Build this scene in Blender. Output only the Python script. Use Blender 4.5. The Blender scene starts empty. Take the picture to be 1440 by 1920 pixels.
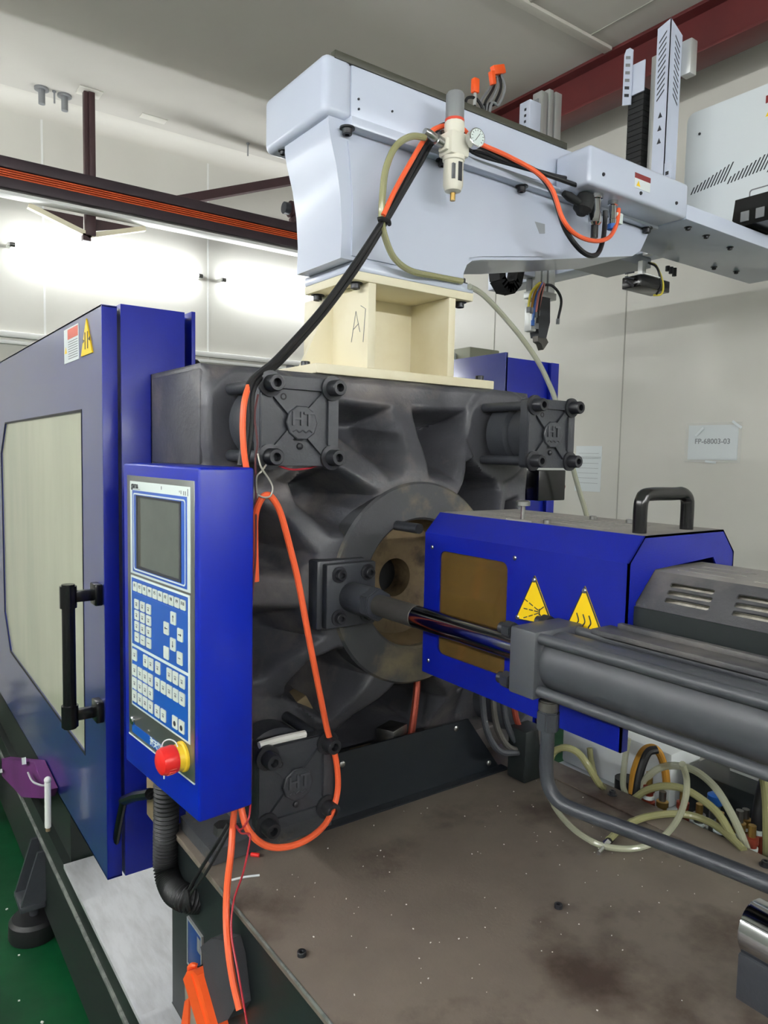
import bpy, bmesh, math, random
import numpy as np
from mathutils import Vector, Matrix
from mathutils.geometry import tessellate_polygon
random.seed(7)
scene = bpy.context.scene
COL = scene.collection

# ------------------------------------------------------------------ camera, world, exposure
yaw, pitch, roll = 0.62873334, -0.07941203, 0.01981076
fwd = Vector((math.sin(yaw)*math.cos(pitch), math.cos(yaw)*math.cos(pitch), math.sin(pitch)))
rt0 = Vector((math.cos(yaw), -math.sin(yaw), 0)); up0 = rt0.cross(fwd)
rt = rt0*math.cos(roll) + up0*math.sin(roll)
up = up0*math.cos(roll) - rt0*math.sin(roll)
cam_d = bpy.data.cameras.new('camera'); cam = bpy.data.objects.new('camera', cam_d); COL.objects.link(cam)
cam_d.sensor_fit = 'VERTICAL'; cam_d.sensor_height = 36.0; cam_d.lens = 36.0*1357.87/1920.0
cam_d.clip_start = 0.02
cam.matrix_world = Matrix(((rt.x, up.x, -fwd.x, 0), (rt.y, up.y, -fwd.y, 0), (rt.z, up.z, -fwd.z, 1.6), (0, 0, 0, 1)))
scene.camera = cam
world = bpy.data.worlds.new('world'); scene.world = world; world.use_nodes = True
world.node_tree.nodes['Background'].inputs[0].default_value = (0.9, 0.95, 1.0, 1)
world.node_tree.nodes['Background'].inputs[1].default_value = 0.05
vs = scene.view_settings
vs.view_transform = 'Standard'; vs.look = 'None'; vs.gamma = 1.0; vs.use_curve_mapping = False
vs.exposure = 0.6
TUBE_BACK, TUBE_ADDED = 36.0, 195.0     # emission of the bare tubes on the back wall / the stronger, unseen hooded tubes added for light

# ------------------------------------------------------------------ materials
def lin(c):
    return tuple(((v/255.0)/12.92 if v/255.0 <= 0.04045 else ((v/255.0+0.055)/1.055)**2.4) for v in c) + (1.0,)
MATS = {}
def mat(name, col, rough=0.5, metal=0.0, col2=None, nscale=8.0, namount=0.5, bump=0.0, bscale=60.0, coat=0.0,
        trans=0.0, ior=1.45, emit=0.0, spec=0.5, stretch=None, rough2=None, contrast=(0.35, 0.65), col3=None, n3scale=2.0, alpha=1.0):
    m = bpy.data.materials.new(name); m.use_nodes = True
    nt = m.node_tree; b = nt.nodes['Principled BSDF']
    b.inputs['Base Color'].default_value = lin(col)
    b.inputs['Roughness'].default_value = rough; b.inputs['Metallic'].default_value = metal
    b.inputs['IOR'].default_value = ior; b.inputs['Transmission Weight'].default_value = trans
    b.inputs['Coat Weight'].default_value = coat; b.inputs['Coat Roughness'].default_value = 0.15
    b.inputs['Specular IOR Level'].default_value = spec
    b.inputs['Alpha'].default_value = alpha
    if emit:
        b.inputs['Emission Color'].default_value = lin(col); b.inputs['Emission Strength'].default_value = emit
    tc = None
    def coords():
        nonlocal tc
        if tc is None:
            t = nt.nodes.new('ShaderNodeTexCoord'); tc = t.outputs['Object']
            if stretch:
                mp = nt.nodes.new('ShaderNodeMapping'); mp.inputs['Scale'].default_value = stretch
                nt.links.new(tc, mp.inputs['Vector']); tc = mp.outputs['Vector']
        return tc
    def noise(scale, detail=5.0, rr=0.6):
        n = nt.nodes.new('ShaderNodeTexNoise'); n.inputs['Scale'].default_value = scale
        n.inputs['Detail'].default_value = detail; n.inputs['Roughness'].default_value = rr
        nt.links.new(coords(), n.inputs['Vector']); return n
    if col2 is not None:
        n = noise(nscale)
        r = nt.nodes.new('ShaderNodeMapRange'); r.inputs['From Min'].default_value = contrast[0]; r.inputs['From Max'].default_value = contrast[1]
        r.inputs['To Max'].default_value = namount
        nt.links.new(n.outputs['Fac'], r.inputs['Value'])
        mx = nt.nodes.new('ShaderNodeMix'); mx.data_type = 'RGBA'
        mx.inputs['A'].default_value = lin(col); mx.inputs['B'].default_value = lin(col2)
        nt.links.new(r.outputs['Result'], mx.inputs['Factor'])
        out = mx.outputs['Result']
        if col3 is not None:
            n2 = noise(n3scale, 6.0)
            r2 = nt.nodes.new('ShaderNodeMapRange'); r2.inputs['From Min'].default_value = 0.52; r2.inputs['From Max'].default_value = 0.68
            nt.links.new(n2.outputs['Fac'], r2.inputs['Value'])
            m2 = nt.nodes.new('ShaderNodeMix'); m2.data_type = 'RGBA'
            nt.links.new(out, m2.inputs['A']); m2.inputs['B'].default_value = lin(col3)
            nt.links.new(r2.outputs['Result'], m2.inputs['Factor']); out = m2.outputs['Result']
        nt.links.new(out, b.inputs['Base Color'])
        if rough2 is not None:
            rr = nt.nodes.new('ShaderNodeMapRange'); rr.inputs['To Min'].default_value = rough; rr.inputs['To Max'].default_value = rough2
            rr.inputs['From Min'].default_value = contrast[0]; rr.inputs['From Max'].default_value = contrast[1]
            nt.links.new(n.outputs['Fac'], rr.inputs['Value']); nt.links.new(rr.outputs['Result'], b.inputs['Roughness'])
    if bump:
        n = noise(bscale, 3.0); bp = nt.nodes.new('ShaderNodeBump'); bp.inputs['Strength'].default_value = bump
        bp.inputs['Distance'].default_value = 0.003
        nt.links.new(n.outputs['Fac'], bp.inputs['Height']); nt.links.new(bp.outputs['Normal'], b.inputs['Normal'])
    MATS[name] = m
    return m
mat('wall_panel', (210, 208, 199), 0.36, col2=(202, 200, 190), nscale=1.5, bump=0.03, bscale=14)
mat('wall_joint', (165, 163, 153), 0.6)
mat('ceiling_paint', (190, 187, 179), 0.75, col2=(182, 178, 169), nscale=1.2)
mat('ceiling_trim', (205, 202, 192), 0.6)
mat('green_floor', (6, 66, 34), 0.42, spec=0.25, col2=(4, 40, 22), nscale=3.0, col3=(14, 50, 30), n3scale=1.3, bump=0.05, bscale=40, rough2=0.6)
mat('tube_glow', (246, 250, 255), 0.4, emit=TUBE_BACK)
mat('tube_added', (246, 249, 252), 0.4, emit=TUBE_ADDED)
mat('white_plastic', (228, 228, 224), 0.45)
mat('maroon_paint', (92, 34, 34), 0.5, col2=(70, 26, 28), nscale=5)
mat('maroon_dark', (62, 40, 42), 0.5, col2=(48, 30, 33), nscale=6)
mat('rail_dark', (52, 40, 46), 0.5, col2=(38, 30, 36), nscale=7)
mat('busbar_orange', (205, 84, 40), 0.45)
mat('blue_paint', (6, 22, 128), 0.36, col2=(4, 17, 112), nscale=5, bump=0.10, bscale=420, coat=0.1, spec=0.4)
mat('blue_door', (30, 42, 118), 0.30, col2=(24, 36, 106), nscale=4, bump=0.05, bscale=420, coat=1.0)
mat('blue_bright', (4, 30, 152), 0.34, bump=0.06, bscale=420, coat=0.1, spec=0.4)
mat('cast_iron', (72, 72, 77), 0.42, col2=(50, 50, 55), nscale=9, bump=0.35, bscale=70, col3=(104, 98, 96), n3scale=5)
mat('iron_dark', (54, 56, 61), 0.40, col2=(43, 45, 50), nscale=12, bump=0.15, bscale=160)
mat('iron_ring', (62, 63, 66), 0.5, col2=(50, 50, 53), nscale=10, bump=0.15, bscale=120, col3=(112, 102, 82), n3scale=6)
mat('bore_rust', (122, 104, 76), 0.6, col2=(78, 62, 46), nscale=14, bump=0.2, bscale=90, col3=(52, 40, 32), n3scale=10)
mat('bolt_black', (42, 43, 47), 0.38, 0.3)
mat('steel', (178, 178, 176), 0.28, 1.0)
mat('steel_worn', (140, 140, 138), 0.4, 1.0, col2=(90, 88, 84), nscale=20)
mat('chrome', (200, 202, 205), 0.1, 1.0)
mat('rod_chrome', (120, 122, 126), 0.12, 1.0)
mat('bed_top', (116, 106, 95), 0.48, col2=(92, 83, 75), nscale=3.2, col3=(60, 47, 40), n3scale=4.2, bump=0.12, bscale=140, rough2=0.62, contrast=(0.38, 0.62))
mat('bed_side', (27, 32, 33), 0.4, col2=(19, 23, 24), nscale=5, bump=0.04, bscale=200)
mat('worn_highlight', (118, 122, 116), 0.5, col2=(58, 62, 60), nscale=30, contrast=(0.45, 0.55))  # chipped paint plus the edge highlight, both put into the colour
mat('black_plate', (24, 28, 33), 0.32, col2=(34, 38, 42), nscale=6)
mat('base_dark', (26, 33, 30), 0.5, col2=(17, 22, 20), nscale=4)
mat('ledge_white', (205, 206, 208), 0.42, 0.25, col2=(160, 160, 160), nscale=9, stretch=(4, 1, 1), bump=0.1, bscale=60, contrast=(0.4, 0.7))
mat('cream_paint', (232, 224, 196), 0.45, col2=(208, 192, 148), nscale=4, namount=0.55, contrast=(0.45, 0.75), bump=0.05, bscale=90)
mat('robot_white', (197, 204, 220), 0.30, col2=(191, 198, 215), nscale=3, coat=0.3)
mat('robot_grey', (150, 154, 160), 0.4)
mat('robot_panel', (216, 222, 224), 0.38)
mat('aluminium', (196, 198, 196), 0.38, 0.6)
mat('rubber_black', (22, 22, 24), 0.5)
mat('gloss_black', (12, 12, 14), 0.22)
mat('matte_black', (16, 17, 19), 0.7)
mat('strip_olive', (58, 58, 48), 0.5)
mat('orange_cable', (240, 100, 58), 0.42)
mat('orange_rubber', (244, 92, 34), 0.45)
mat('wire_red', (168, 44, 56), 0.45)
mat('wire_brown', (92, 52, 54), 0.5)
mat('clear_hose', (186, 188, 162), 0.12, alpha=0.6)
mat('yellow_hose', (160, 158, 112), 0.14, alpha=0.75)
mat('amber_hose', (176, 128, 50), 0.25)
mat('polycarbonate', (188, 188, 164), 0.2, col2=(166, 170, 148), nscale=2.2, stretch=(1, 3, 0.6), coat=0.4)  # yellowish pane; the opaque pale tone also stands in for reflected bright walls
mat('amber_window', (98, 76, 38), 0.14, col2=(60, 44, 22), nscale=5, alpha=0.86)
mat('panel_steel', (128, 130, 128), 0.3, 0.7, bump=0.02, bscale=200)
mat('panel_white', (214, 224, 220), 0.4)
mat('panel_blue', (20, 82, 168), 0.32)
mat('bezel_navy', (30, 58, 112), 0.35)
mat('bezel_blue', (52, 92, 180), 0.3)
mat('screen_grey', (88, 94, 88), 0.18, col2=(76, 82, 78), nscale=10)
mat('key_face', (206, 214, 204), 0.45)
mat('ink_dark', (38, 40, 46), 0.6)
mat('ink_grey', (120, 122, 124), 0.6)
mat('red_button', (220, 40, 36), 0.32)
mat('yellow_ring', (236, 196, 48), 0.4)
mat('sign_yellow', (246, 206, 18), 0.42)
mat('label_red', (206, 96, 78), 0.5)
mat('label_maroon', (128, 38, 40), 0.5)
mat('paper', (216, 222, 222), 0.4)
mat('sleeve', (232, 236, 236), 0.08, alpha=0.18)
mat('regulator_ivory', (226, 222, 206), 0.4)
mat('grey_plastic', (126, 128, 130), 0.45)
mat('red_ring', (214, 74, 52), 0.45)
mat('brass', (170, 140, 80), 0.32, 0.9)
mat('copper_red', (142, 62, 46), 0.4, 0.5)
mat('machine_white', (226, 230, 230), 0.4)
mat('box_sage', (150, 152, 134), 0.5)
mat('purple_fabric', (96, 34, 100), 0.6, col2=(66, 18, 70), nscale=6)
mat('pouch_black', (46, 46, 50), 0.8, bump=0.3, bscale=500)
mat('meter_grey', (140, 134, 124), 0.5)
mat('wood_tan', (120, 104, 78), 0.7)
mat('cable_blue', (36, 92, 170), 0.4)
mat('cable_yellow', (206, 190, 60), 0.4)
mat('cable_pink', (226, 140, 130), 0.4)
mat('steel_grey', (98, 96, 92), 0.42, 0.6, col2=(76, 72, 68), nscale=20)
mat('heater_mesh', (216, 212, 198), 0.5, 0.4, col2=(120, 112, 96), nscale=90)
mat('dusty_dark', (66, 66, 68), 0.6, col2=(46, 47, 50), nscale=10, col3=(104, 100, 96), n3scale=3, bump=0.15, bscale=120)
mat('dusty_top', (142, 138, 132), 0.7, col2=(100, 98, 96), nscale=12)
mat('cyl_grey', (66, 68, 72), 0.46, col2=(56, 57, 61), nscale=6, bump=0.03, bscale=200)
mat('granule_white', (232, 230, 224), 0.6)
mat('hook_wire', (170, 166, 156), 0.4, 0.6)

# ------------------------------------------------------------------ mesh building
ROOTLOC = {}
class MB:
    def __init__(s): s.bm = bmesh.new()
    def _bev(s, verts, bev, seg=2):
        if bev <= 0: return
        es = set(); vset = set(verts)
        for v in verts:
            for e in v.link_edges:
                if e.verts[0] in vset and e.verts[1] in vset: es.add(e)
        es = [e for e in es if len(e.link_faces) == 2 and e.calc_face_angle(0) > 0.3]
        bmesh.ops.bevel(s.bm, geom=es, offset=bev, segments=seg, affect='EDGES', profile=0.5)
    def box(s, x0, x1, y0, y1, z0, z1, bev=0.0, seg=2):
        r = bmesh.ops.create_cube(s.bm, size=1.0)
        for v in r['verts']:
            v.co = Vector(((x0+x1)/2+v.co.x*(x1-x0), (y0+y1)/2+v.co.y*(y1-y0), (z0+z1)/2+v.co.z*(z1-z0)))
        s._bev(r['verts'], bev, seg); return s
    def obox(s, c, ax, ay, az, bev=0.0):
        """oriented box: centre and three half-axis vectors"""
        r = bmesh.ops.create_cube(s.bm, size=2.0); c = Vector(c)
        for v in r['verts']:
            v.co = c + Vector(ax)*v.co.x + Vector(ay)*v.co.y + Vector(az)*v.co.z
        s._bev(r['verts'], bev); return s
    def cyl(s, p0, p1, r, n=20, r2=None, bev=0.0):
        p0, p1 = Vector(p0), Vector(p1); d = p1-p0
        q = bmesh.ops.create_cone(s.bm, cap_ends=True, segments=n, radius1=r, radius2=r if r2 is None else r2, depth=d.length)
        R = d.to_track_quat('Z', 'Y').to_matrix().to_4x4(); R.translation = (p0+p1)/2
        bmesh.ops.transform(s.bm, matrix=R, verts=q['verts'])
        if bev:
            es = set(e for v in q['verts'] for e in v.link_edges if len(e.link_faces) == 2 and e.calc_face_angle(0) > 0.9)
            bmesh.ops.bevel(s.bm, geom=list(es), offset=bev, segments=2, affect='EDGES')
        return s
    def sphere(s, c, r, n=12, sc=(1, 1, 1)):
        q = bmesh.ops.create_uvsphere(s.bm, u_segments=n, v_segments=max(6, n//2+2), radius=r)
        for v in q['verts']: v.co = Vector((v.co.x*sc[0], v.co.y*sc[1], v.co.z*sc[2]))+Vector(c)
        return s
    def tube(s, pts, r, n=8, sub=6, closed=False, smooth=True, radii=None):
        P = [Vector(p) for p in pts]
        if smooth and len(P) > 2:
            Q = []; N = len(P)
            rng = range(N) if closed else range(N-1)
            for i in rng:
                p0 = P[(i-1) % N] if (closed or i > 0) else P[i]*2-P[i+1]
                p1 = P[i]; p2 = P[(i+1) % N]
                p3 = P[(i+2) % N] if (closed or i+2 < N) else p2*2-p1
                for k in range(sub):
                    t = k/sub
                    Q.append(0.5*((2*p1)+(p2-p0)*t+(2*p0-5*p1+4*p2-p3)*t*t+(3*p1-p0-3*p2+p3)*t**3))
            if not closed: Q.append(P[-1])
            P = Q
        N = len(P); rings = []; nrm = None
        for i in range(N):
            t = (P[(i+1) % N]-P[i-1]) if (closed or 0 < i < N-1) else ((P[1]-P[0]) if i == 0 else (P[-1]-P[-2]))
            t.normalize()
            if nrm is None:
                nrm = t.cross(Vector((0.31, 0.17, 0.93)))
                if nrm.length < 0.01: nrm = t.cross(Vector((1, 0, 0)))
            nrm = (nrm - t*nrm.dot(t)).normalized(); bn = t.cross(nrm)
            rr = radii(i/(max(1, N-1))) if radii else r
            rings.append([s.bm.verts.new(P[i]+(nrm*math.cos(2*math.pi*k/n)+bn*math.sin(2*math.pi*k/n))*rr) for k in range(n)])
        for i in range(N if closed else N-1):
            a, b = rings[i], rings[(i+1) % N]
            for k in range(n): s.bm.faces.new((a[k], a[(k+1) % n], b[(k+1) % n], b[k]))
        if not closed:
            s.bm.faces.new(rings[0][::-1]); s.bm.faces.new(rings[-1])
        return s
    def lathe(s, prof, o, d, n=24, caps=True):
        """prof = [(radius, distance along d)]"""
        o = Vector(o); d = Vector(d).normalized()
        a = d.cross(Vector((0, 0, 1)));
        if a.length < 0.01: a = Vector((1, 0, 0))
        a.normalize(); b = d.cross(a); rings = []
        for r, t in prof:
            rings.append([s.bm.verts.new(o+d*t+(a*math.cos(2*math.pi*k/n)+b*math.sin(2*math.pi*k/n))*max(r, 1e-5)) for k in range(n)])
        for i in range(len(rings)-1):
            for k in range(n): s.bm.faces.new((rings[i][k], rings[i][(k+1) % n], rings[i+1][(k+1) % n], rings[i+1][k]))
        if caps:
            s.bm.faces.new(rings[0][::-1]); s.bm.faces.new(rings[-1])
        return s
    def plate(s, outer, holes, axis, lo, hi):
        """polygon (with holes) extruded along an axis; outer in the two remaining axes (yz / xz / xy)"""
        mk = {'x': lambda p, t: Vector((t, p[0], p[1])), 'y': lambda p, t: Vector((p[0], t, p[1])), 'z': lambda p, t: Vector((p[0], p[1], t))}[axis]
        loops = [outer]+list(holes)
        tri = tessellate_polygon([[Vector((p[0], p[1], 0)) for p in L] for L in loops])
        flat = [p for L in loops for p in L]
        A = [s.bm.verts.new(mk(p, lo)) for p in flat]; B = [s.bm.verts.new(mk(p, hi)) for p in flat]
        for t in tri:
            try: s.bm.faces.new([A[i] for i in t]); s.bm.faces.new([B[i] for i in t[::-1]])
            except ValueError: pass
        k = 0
        for L in loops:
            m = len(L)
            for i in range(m):
                j = (i+1) % m
                s.bm.faces.new((A[k+i], A[k+j], B[k+j], B[k+i]))
            k += m
        return s
    def prism(s, poly, axis, lo, hi, bev=0.0):
        mk = {'x': lambda p, t: Vector((t, p[0], p[1])), 'y': lambda p, t: Vector((p[0], t, p[1])), 'z': lambda p, t: Vector((p[0], p[1], t))}[axis]
        A = [s.bm.verts.new(mk(p, lo)) for p in poly]; B = [s.bm.verts.new(mk(p, hi)) for p in poly]
        s.bm.faces.new(A); s.bm.faces.new(B[::-1]); m = len(poly)
        for i in range(m): s.bm.faces.new((A[i], A[(i+1) % m], B[(i+1) % m], B[i]))
        s._bev(A+B, bev); return s
    def poly(s, pts, faces):
        V = [s.bm.verts.new(Vector(p)) for p in pts]
        for f in faces: s.bm.faces.new([V[i] for i in f])
        return s
    def mesh(s, name, m, smooth=35.0, recalc=True):
        if recalc: bmesh.ops.recalc_face_normals(s.bm, faces=s.bm.faces)
        me = bpy.data.meshes.new(name); s.bm.to_mesh(me); s.bm.free()
        me.materials.append(MATS[m])
        if smooth:
            me.shade_smooth(); me.set_sharp_from_angle(angle=math.radians(smooth))
        return me
    def build(s, name, m, parent=None, smooth=35.0, label=None):
        if parent is not None:
            root = parent
            while root.parent: root = root.parent
            off = ROOTLOC.get(root.name)
            if off is not None:
                for v in s.bm.verts: v.co -= off
        o = bpy.data.objects.new(name, s.mesh(name, m, smooth)); COL.objects.link(o)
        if parent is not None: o.parent = parent
        if label: o['label'] = label
        return o
def thing(name, label, cat, loc=(0, 0, 0), rotz=0.0, group=None, local=False):
    """an Empty at the base of a thing; parts are given in workshop coordinates unless local"""
    o = bpy.data.objects.new(name, None); COL.objects.link(o); o.empty_display_size = 0.05
    o.location = loc; o.rotation_euler = (0, 0, rotz)
    o['label'] = label; o['category'] = cat
    if group: o['group'] = group
    if not local: ROOTLOC[o.name] = Vector(loc)
    return o
def tag(o, label, cat, group=None, kind=None):
    o['label'] = label; o['category'] = cat
    if group: o['group'] = group
    if kind: o['kind'] = kind
    return o
def struct(o):
    o['kind'] = 'structure'; return o
def put(name, me, loc, parent=None, rot=(0, 0, 0)):
    o = bpy.data.objects.new(name, me); COL.objects.link(o)
    loc = Vector(loc)
    if parent is not None:
        root = parent
        while root.parent: root = root.parent
        off = ROOTLOC.get(root.name)
        if off is not None: loc = loc-off
        o.parent = parent
    o.location = loc; o.rotation_euler = rot; return o
def copy_tree(o, parent=None):
    c = o.copy(); COL.objects.link(c); c.parent = parent
    for ch in list(o.children): copy_tree(ch, c)
    return c
def text(name, body, size, m, depth=0.0006, parent=None, loc=(0, 0, 0), rot=(0, 0, 0), align='CENTER', bold=0.0):
    cu = bpy.data.curves.new(name, 'FONT'); cu.body = body; cu.size = size; cu.extrude = depth; cu.align_x = align; cu.align_y = 'CENTER'
    cu.offset = bold; cu.resolution_u = 3
    t = bpy.data.objects.new(name, cu); COL.objects.link(t)
    dg = bpy.context.evaluated_depsgraph_get()
    me = bpy.data.meshes.new_from_object(t.evaluated_get(dg)); bpy.data.objects.remove(t); bpy.data.curves.remove(cu)
    me.materials.clear(); me.materials.append(MATS[m])
    return put(name, me, loc, parent, rot)
FACE_NX = (math.pi/2, 0, -math.pi/2)     # text that reads on a face looking towards -X
FACE_NY = (math.pi/2, 0, 0)              # text that reads on a face looking towards -Y
def rrect(x0, x1, y0, y1, r, n=4):
    out = []
    for cx, cy, a0 in ((x1-r, y1-r, 0), (x0+r, y1-r, 90), (x0+r, y0+r, 180), (x1-r, y0+r, 270)):
        for k in range(n+1):
            a = math.radians(a0+90*k/n); out.append((cx+r*math.cos(a), cy+r*math.sin(a)))
    return out

# socket head screw, head towards -Y, seat at y = 0
def screw_mesh(r, h, m='bolt_black'):
    b = MB(); b.lathe([(r*1.55, 0), (r*1.55, -h*0.22), (r*1.02, -h*0.24), (r, -h*0.3), (r, -h*0.93), (r*0.9, -h), (r*0.52, -h), (r*0.5, -h*0.55), (0, -h*0.55)], (0, 0, 0), (0, 1, 0), 18)
    return b.mesh('screw', m)
SCREW = screw_mesh(0.0155, 0.034)
SCREW_S = screw_mesh(0.0075, 0.010)
SCREW_M = screw_mesh(0.011, 0.016)
DOWN = (math.pi/2, 0, 0)      # turns a -Y head to -Z
UPW = (-math.pi/2, 0, 0)      # turns a -Y head to +Z
LEFT = (0, 0, -math.pi/2)     # turns a -Y head to -X

# ------------------------------------------------------------------ the room
XL, XR, YF, YB, ZC = -2.6, 3.6, -3.2, 4.96, 3.69
struct(MB().box(XL, XR, YF, YB, -0.1, 0.0).build('floor', 'green_floor', smooth=0))
struct(MB().box(XL, XR, YF, YB, ZC, ZC+0.1).build('ceiling', 'ceiling_paint', smooth=0))
wb = struct(MB().box(XL, XR, YB, YB+0.1, 0, ZC).build('wall_back', 'wall_panel', smooth=0))
wr = struct(MB().box(XR, XR+0.1, YF, YB, 0, ZC).build('wall_right', 'wall_panel', smooth=0))
struct(MB().box(XL-0.1, XL, YF, YB, 0, ZC).build('wall_left', 'wall_panel', smooth=0))
struct(MB().box(XL, XR, YF-0.1, YF, 0, ZC).build('wall_front', 'wall_panel', smooth=0))
for x in (-0.1, 0.97, 2.035, 3.1):
    MB().box(x-0.006, x+0.006, YB-0.003, YB+0.001, 0, ZC-0.1).build('panel_joint', 'white_plastic', wb, 0)
for y in (4.75, 3.69, 2.626, 1.56):
    MB().box(XR-0.0025, XR+0.001, y-0.0035, y+0.0035, 0, ZC-0.1).build('panel_joint', 'wall_joint', wr, 0)
# coved trim where the ceiling meets the back wall, conduit strip on the back wall
cove = [(YB, ZC-0.10)]+[(YB-0.10+0.10*math.cos(a), ZC-0.10+0.10*math.sin(a)) for a in [math.radians(9*k) for k in range(1, 10)]]+[(YB-0.10, ZC), (YB, ZC)]
struct(MB().prism(cove, 'x', XL, XR).build('trim_1', 'ceiling_trim'))
t2 = struct(MB().box(XL, 2.9, YB-0.028, YB, 2.262, 2.298, 0.006).build('trim_2', 'white_plastic'))
MB().box(XL, 2.9, YB-0.02, YB, 2.222, 2.246, 0.005).build('conduit', 'white_plastic', t2)
# strips over the ceiling panel joints
struct(MB().box(0.6, 3.17, 2.465, 2.515, ZC-0.018, ZC, 0.004).build('trim_3', 'ceiling_trim'))
struct(MB().box(2.40, 2.43, 0.4, 2.465, ZC-0.014, ZC, 0.003).build('trim_4', 'ceiling_trim'))
struct(MB().box(2.56, 2.575, 0.4, 2.465, ZC-0.008, ZC, 0.002).build('trim_5', 'wall_joint'))
struct(MB().box(3.0, 3.008, 0.4, 2.465, ZC-0.004, ZC).build('trim_6', 'wall_joint'))

# ------------------------------------------------------------------ fluorescent tubes on the walls
def tube_lamp(p0, p1, wall_dir, label, m='tube_glow', group='fluorescent tubes around the workshop walls'):
    p0, p1, w = Vector(p0), Vector(p1), Vector(wall_dir); d = (p1-p0).normalized()
    t = thing('fluorescent_tube', label, 'lamp', p0, group=group)
    MB().cyl(p0+d*0.03, p1-d*0.03, 0.014, 12).build('glass_tube', m, t)
    if m == 'tube_added':
        c = (p0+p1)/2; h = (p1-p0)/2
        MB().obox(c-w*0.02+Vector((0, 0, 0.055)), h, w*0.11, (0, 0, 0.004)).build('added_hood', 'white_plastic', t)  # hood added to keep light of the unseen tubes off the ceiling
    for p, sgn in ((p0, 1), (p1, -1)):
        MB().cyl(p, p+d*0.03*sgn, 0.0145, 12).build('end_cap', 'steel_worn', t)
        MB().box(*[c for k in range(3) for c in sorted((p[k]-0.010, p[k]+(0.010 if abs(w[k]) < 0.5 else (w[k]*(0.07 if m == 'tube_glow' else 0.06)))))]).build('tube_holder', 'white_plastic', t)
    return t
tube_lamp((0.77, 4.89, 2.80), (1.965, 4.89, 2.80), (0, 1, 0), 'glaring fluorescent tube on the back wall, above the blue door')
tube_lamp((2.11, 4.89, 2.80), (3.305, 4.89, 2.80), (0, 1, 0), 'glaring fluorescent tube on the back wall, behind the robot column')
for x0, pl_ in ((-0.57, 'nearest the frame edge'), (-1.91, 'farthest to the left')):
    tube_lamp((x0, 4.89, 2.80), (x0+1.195, 4.89, 2.80), (0, 1, 0), 'fluorescent tube on the back wall out of frame, %s' % pl_)
for y0, nth in zip((-1.9, -0.4, 1.1, 2.6), ('fourth', 'third', 'second', 'first')):  # unseen tubes added on this wall to light the machine
    tube_lamp((XL+0.06, y0, 2.80), (XL+0.06, y0+1.195, 2.80), (-1, 0, 0), 'added unseen hooded fluorescent tube on the operator aisle wall, %s from the back wall' % nth, 'tube_added')
for x0, nth in zip((-2.0, -0.5, 1.0, 2.3), ('fourth', 'third', 'second', 'first')):  # more unseen tubes, added to brighten faces turned towards the camera
    tube_lamp((x0, YF+0.06, 2.80), (x0+1.195, YF+0.06, 2.80), (0, -1, 0), 'added unseen hooded fluorescent tube on the wall behind the viewer, %s from the right wall' % nth, 'tube_added')

# ------------------------------------------------------------------ overhead rail with orange conductor bars
rail = thing('conductor_rail', 'dark overhead rail carrying orange conductor bars across the back wall', 'rail', (1.2, 4.52, 3.0))
MB().box(XL, XR, 4.50, 4.56, 3.108, 3.168, 0.004).build('upper_channel', 'rail_dark', rail)
MB().box(XL, XR, 4.50, 4.56, 3.003, 3.058, 0.004).build('lower_channel', 'rail_dark', rail)
MB().box(XL, XR, 4.53, 4.55, 3.05, 3.115).build('web', 'rail_dark', rail)
for k in range(4):
    MB().box(XL, XR, 4.508, 4.532, 3.060+k*0.012, 3.068+k*0.012, 0.002).build('conductor_bar', 'busbar_orange', rail)
MB().box(XL, XR, 4.51, 4.60, 2.972, 2.990, 0.003).build('cable_tray', 'white_plastic', rail)
hang = thing('rail_hanger', 'dark maroon steel post hanging the rail from the ceiling', 'post', (1.16, 4.62, 2.86))
MB().box(1.135, 1.160, 4.62, 4.66, 2.99, ZC, 0.003).box(1.160, 1.195, 4.61, 4.655, 2.99, ZC, 0.003).build('post', 'maroon_dark', hang)
MB().box(1.105, 1.235, 4.58, 4.69, ZC-0.008, ZC, 0.003).build('ceiling_plate', 'ceiling_trim', hang)
MB().box(1.135, 1.19, 4.602, 4.66, 2.86, 2.99, 0.004).build('foot_block', 'maroon_dark', hang)
MB().box(1.12, 1.165, 4.62, 4.66, 2.83, 2.87).build('clip', 'maroon_dark', hang)
for sx in (-1, 1):
    MB().obox((1.16+sx*0.16, 4.64, 2.915), (0.17*sx, 0, 0.055), (0, 0.02, 0), (0.005*-sx, 0, 0.013)).build('brace', 'cream_paint', hang)
    MB().poly([(1.16+sx*0.03, 4.65, 2.9), (1.16+sx*0.30, 4.65, 2.972), (1.16+sx*0.03, 4.65, 2.972), (1.16+sx*0.03, 4.655, 2.9), (1.16+sx*0.30, 4.655, 2.972), (1.16+sx*0.03, 4.655, 2.972)],
              [(0, 1, 2), (3, 5, 4), (0, 3, 4, 1), (1, 4, 5, 2), (2, 5, 3, 0)]).build('gusset', 'maroon_dark', hang)
o = MB().obox((2.27, 4.76, 3.425), (0.65, 0, 0.25), (0, 0.035, 0), (-0.009, 0, 0.026)).build('diagonal_beam', 'maroon_dark', None)
tag(o, 'sloping maroon steel member rising behind the overhead rail', 'beam')
mt = thing('rail_motor', 'small dark motor unit sitting on the overhead rail beside the robot column', 'motor', (2.55, 4.53, 3.168))
MB().cyl((2.44, 4.53, 3.26), (2.64, 4.53, 3.26), 0.055, 18, bev=0.006).build('motor_body', 'maroon_dark', mt)
MB().cyl((2.40, 4.53, 3.26), (2.44, 4.53, 3.26), 0.040, 16).build('end_bell', 'iron_dark', mt)
MB().box(2.46, 2.62, 4.49, 4.57, 3.168, 3.21, 0.004).build('saddle', 'maroon_dark', mt)
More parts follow.
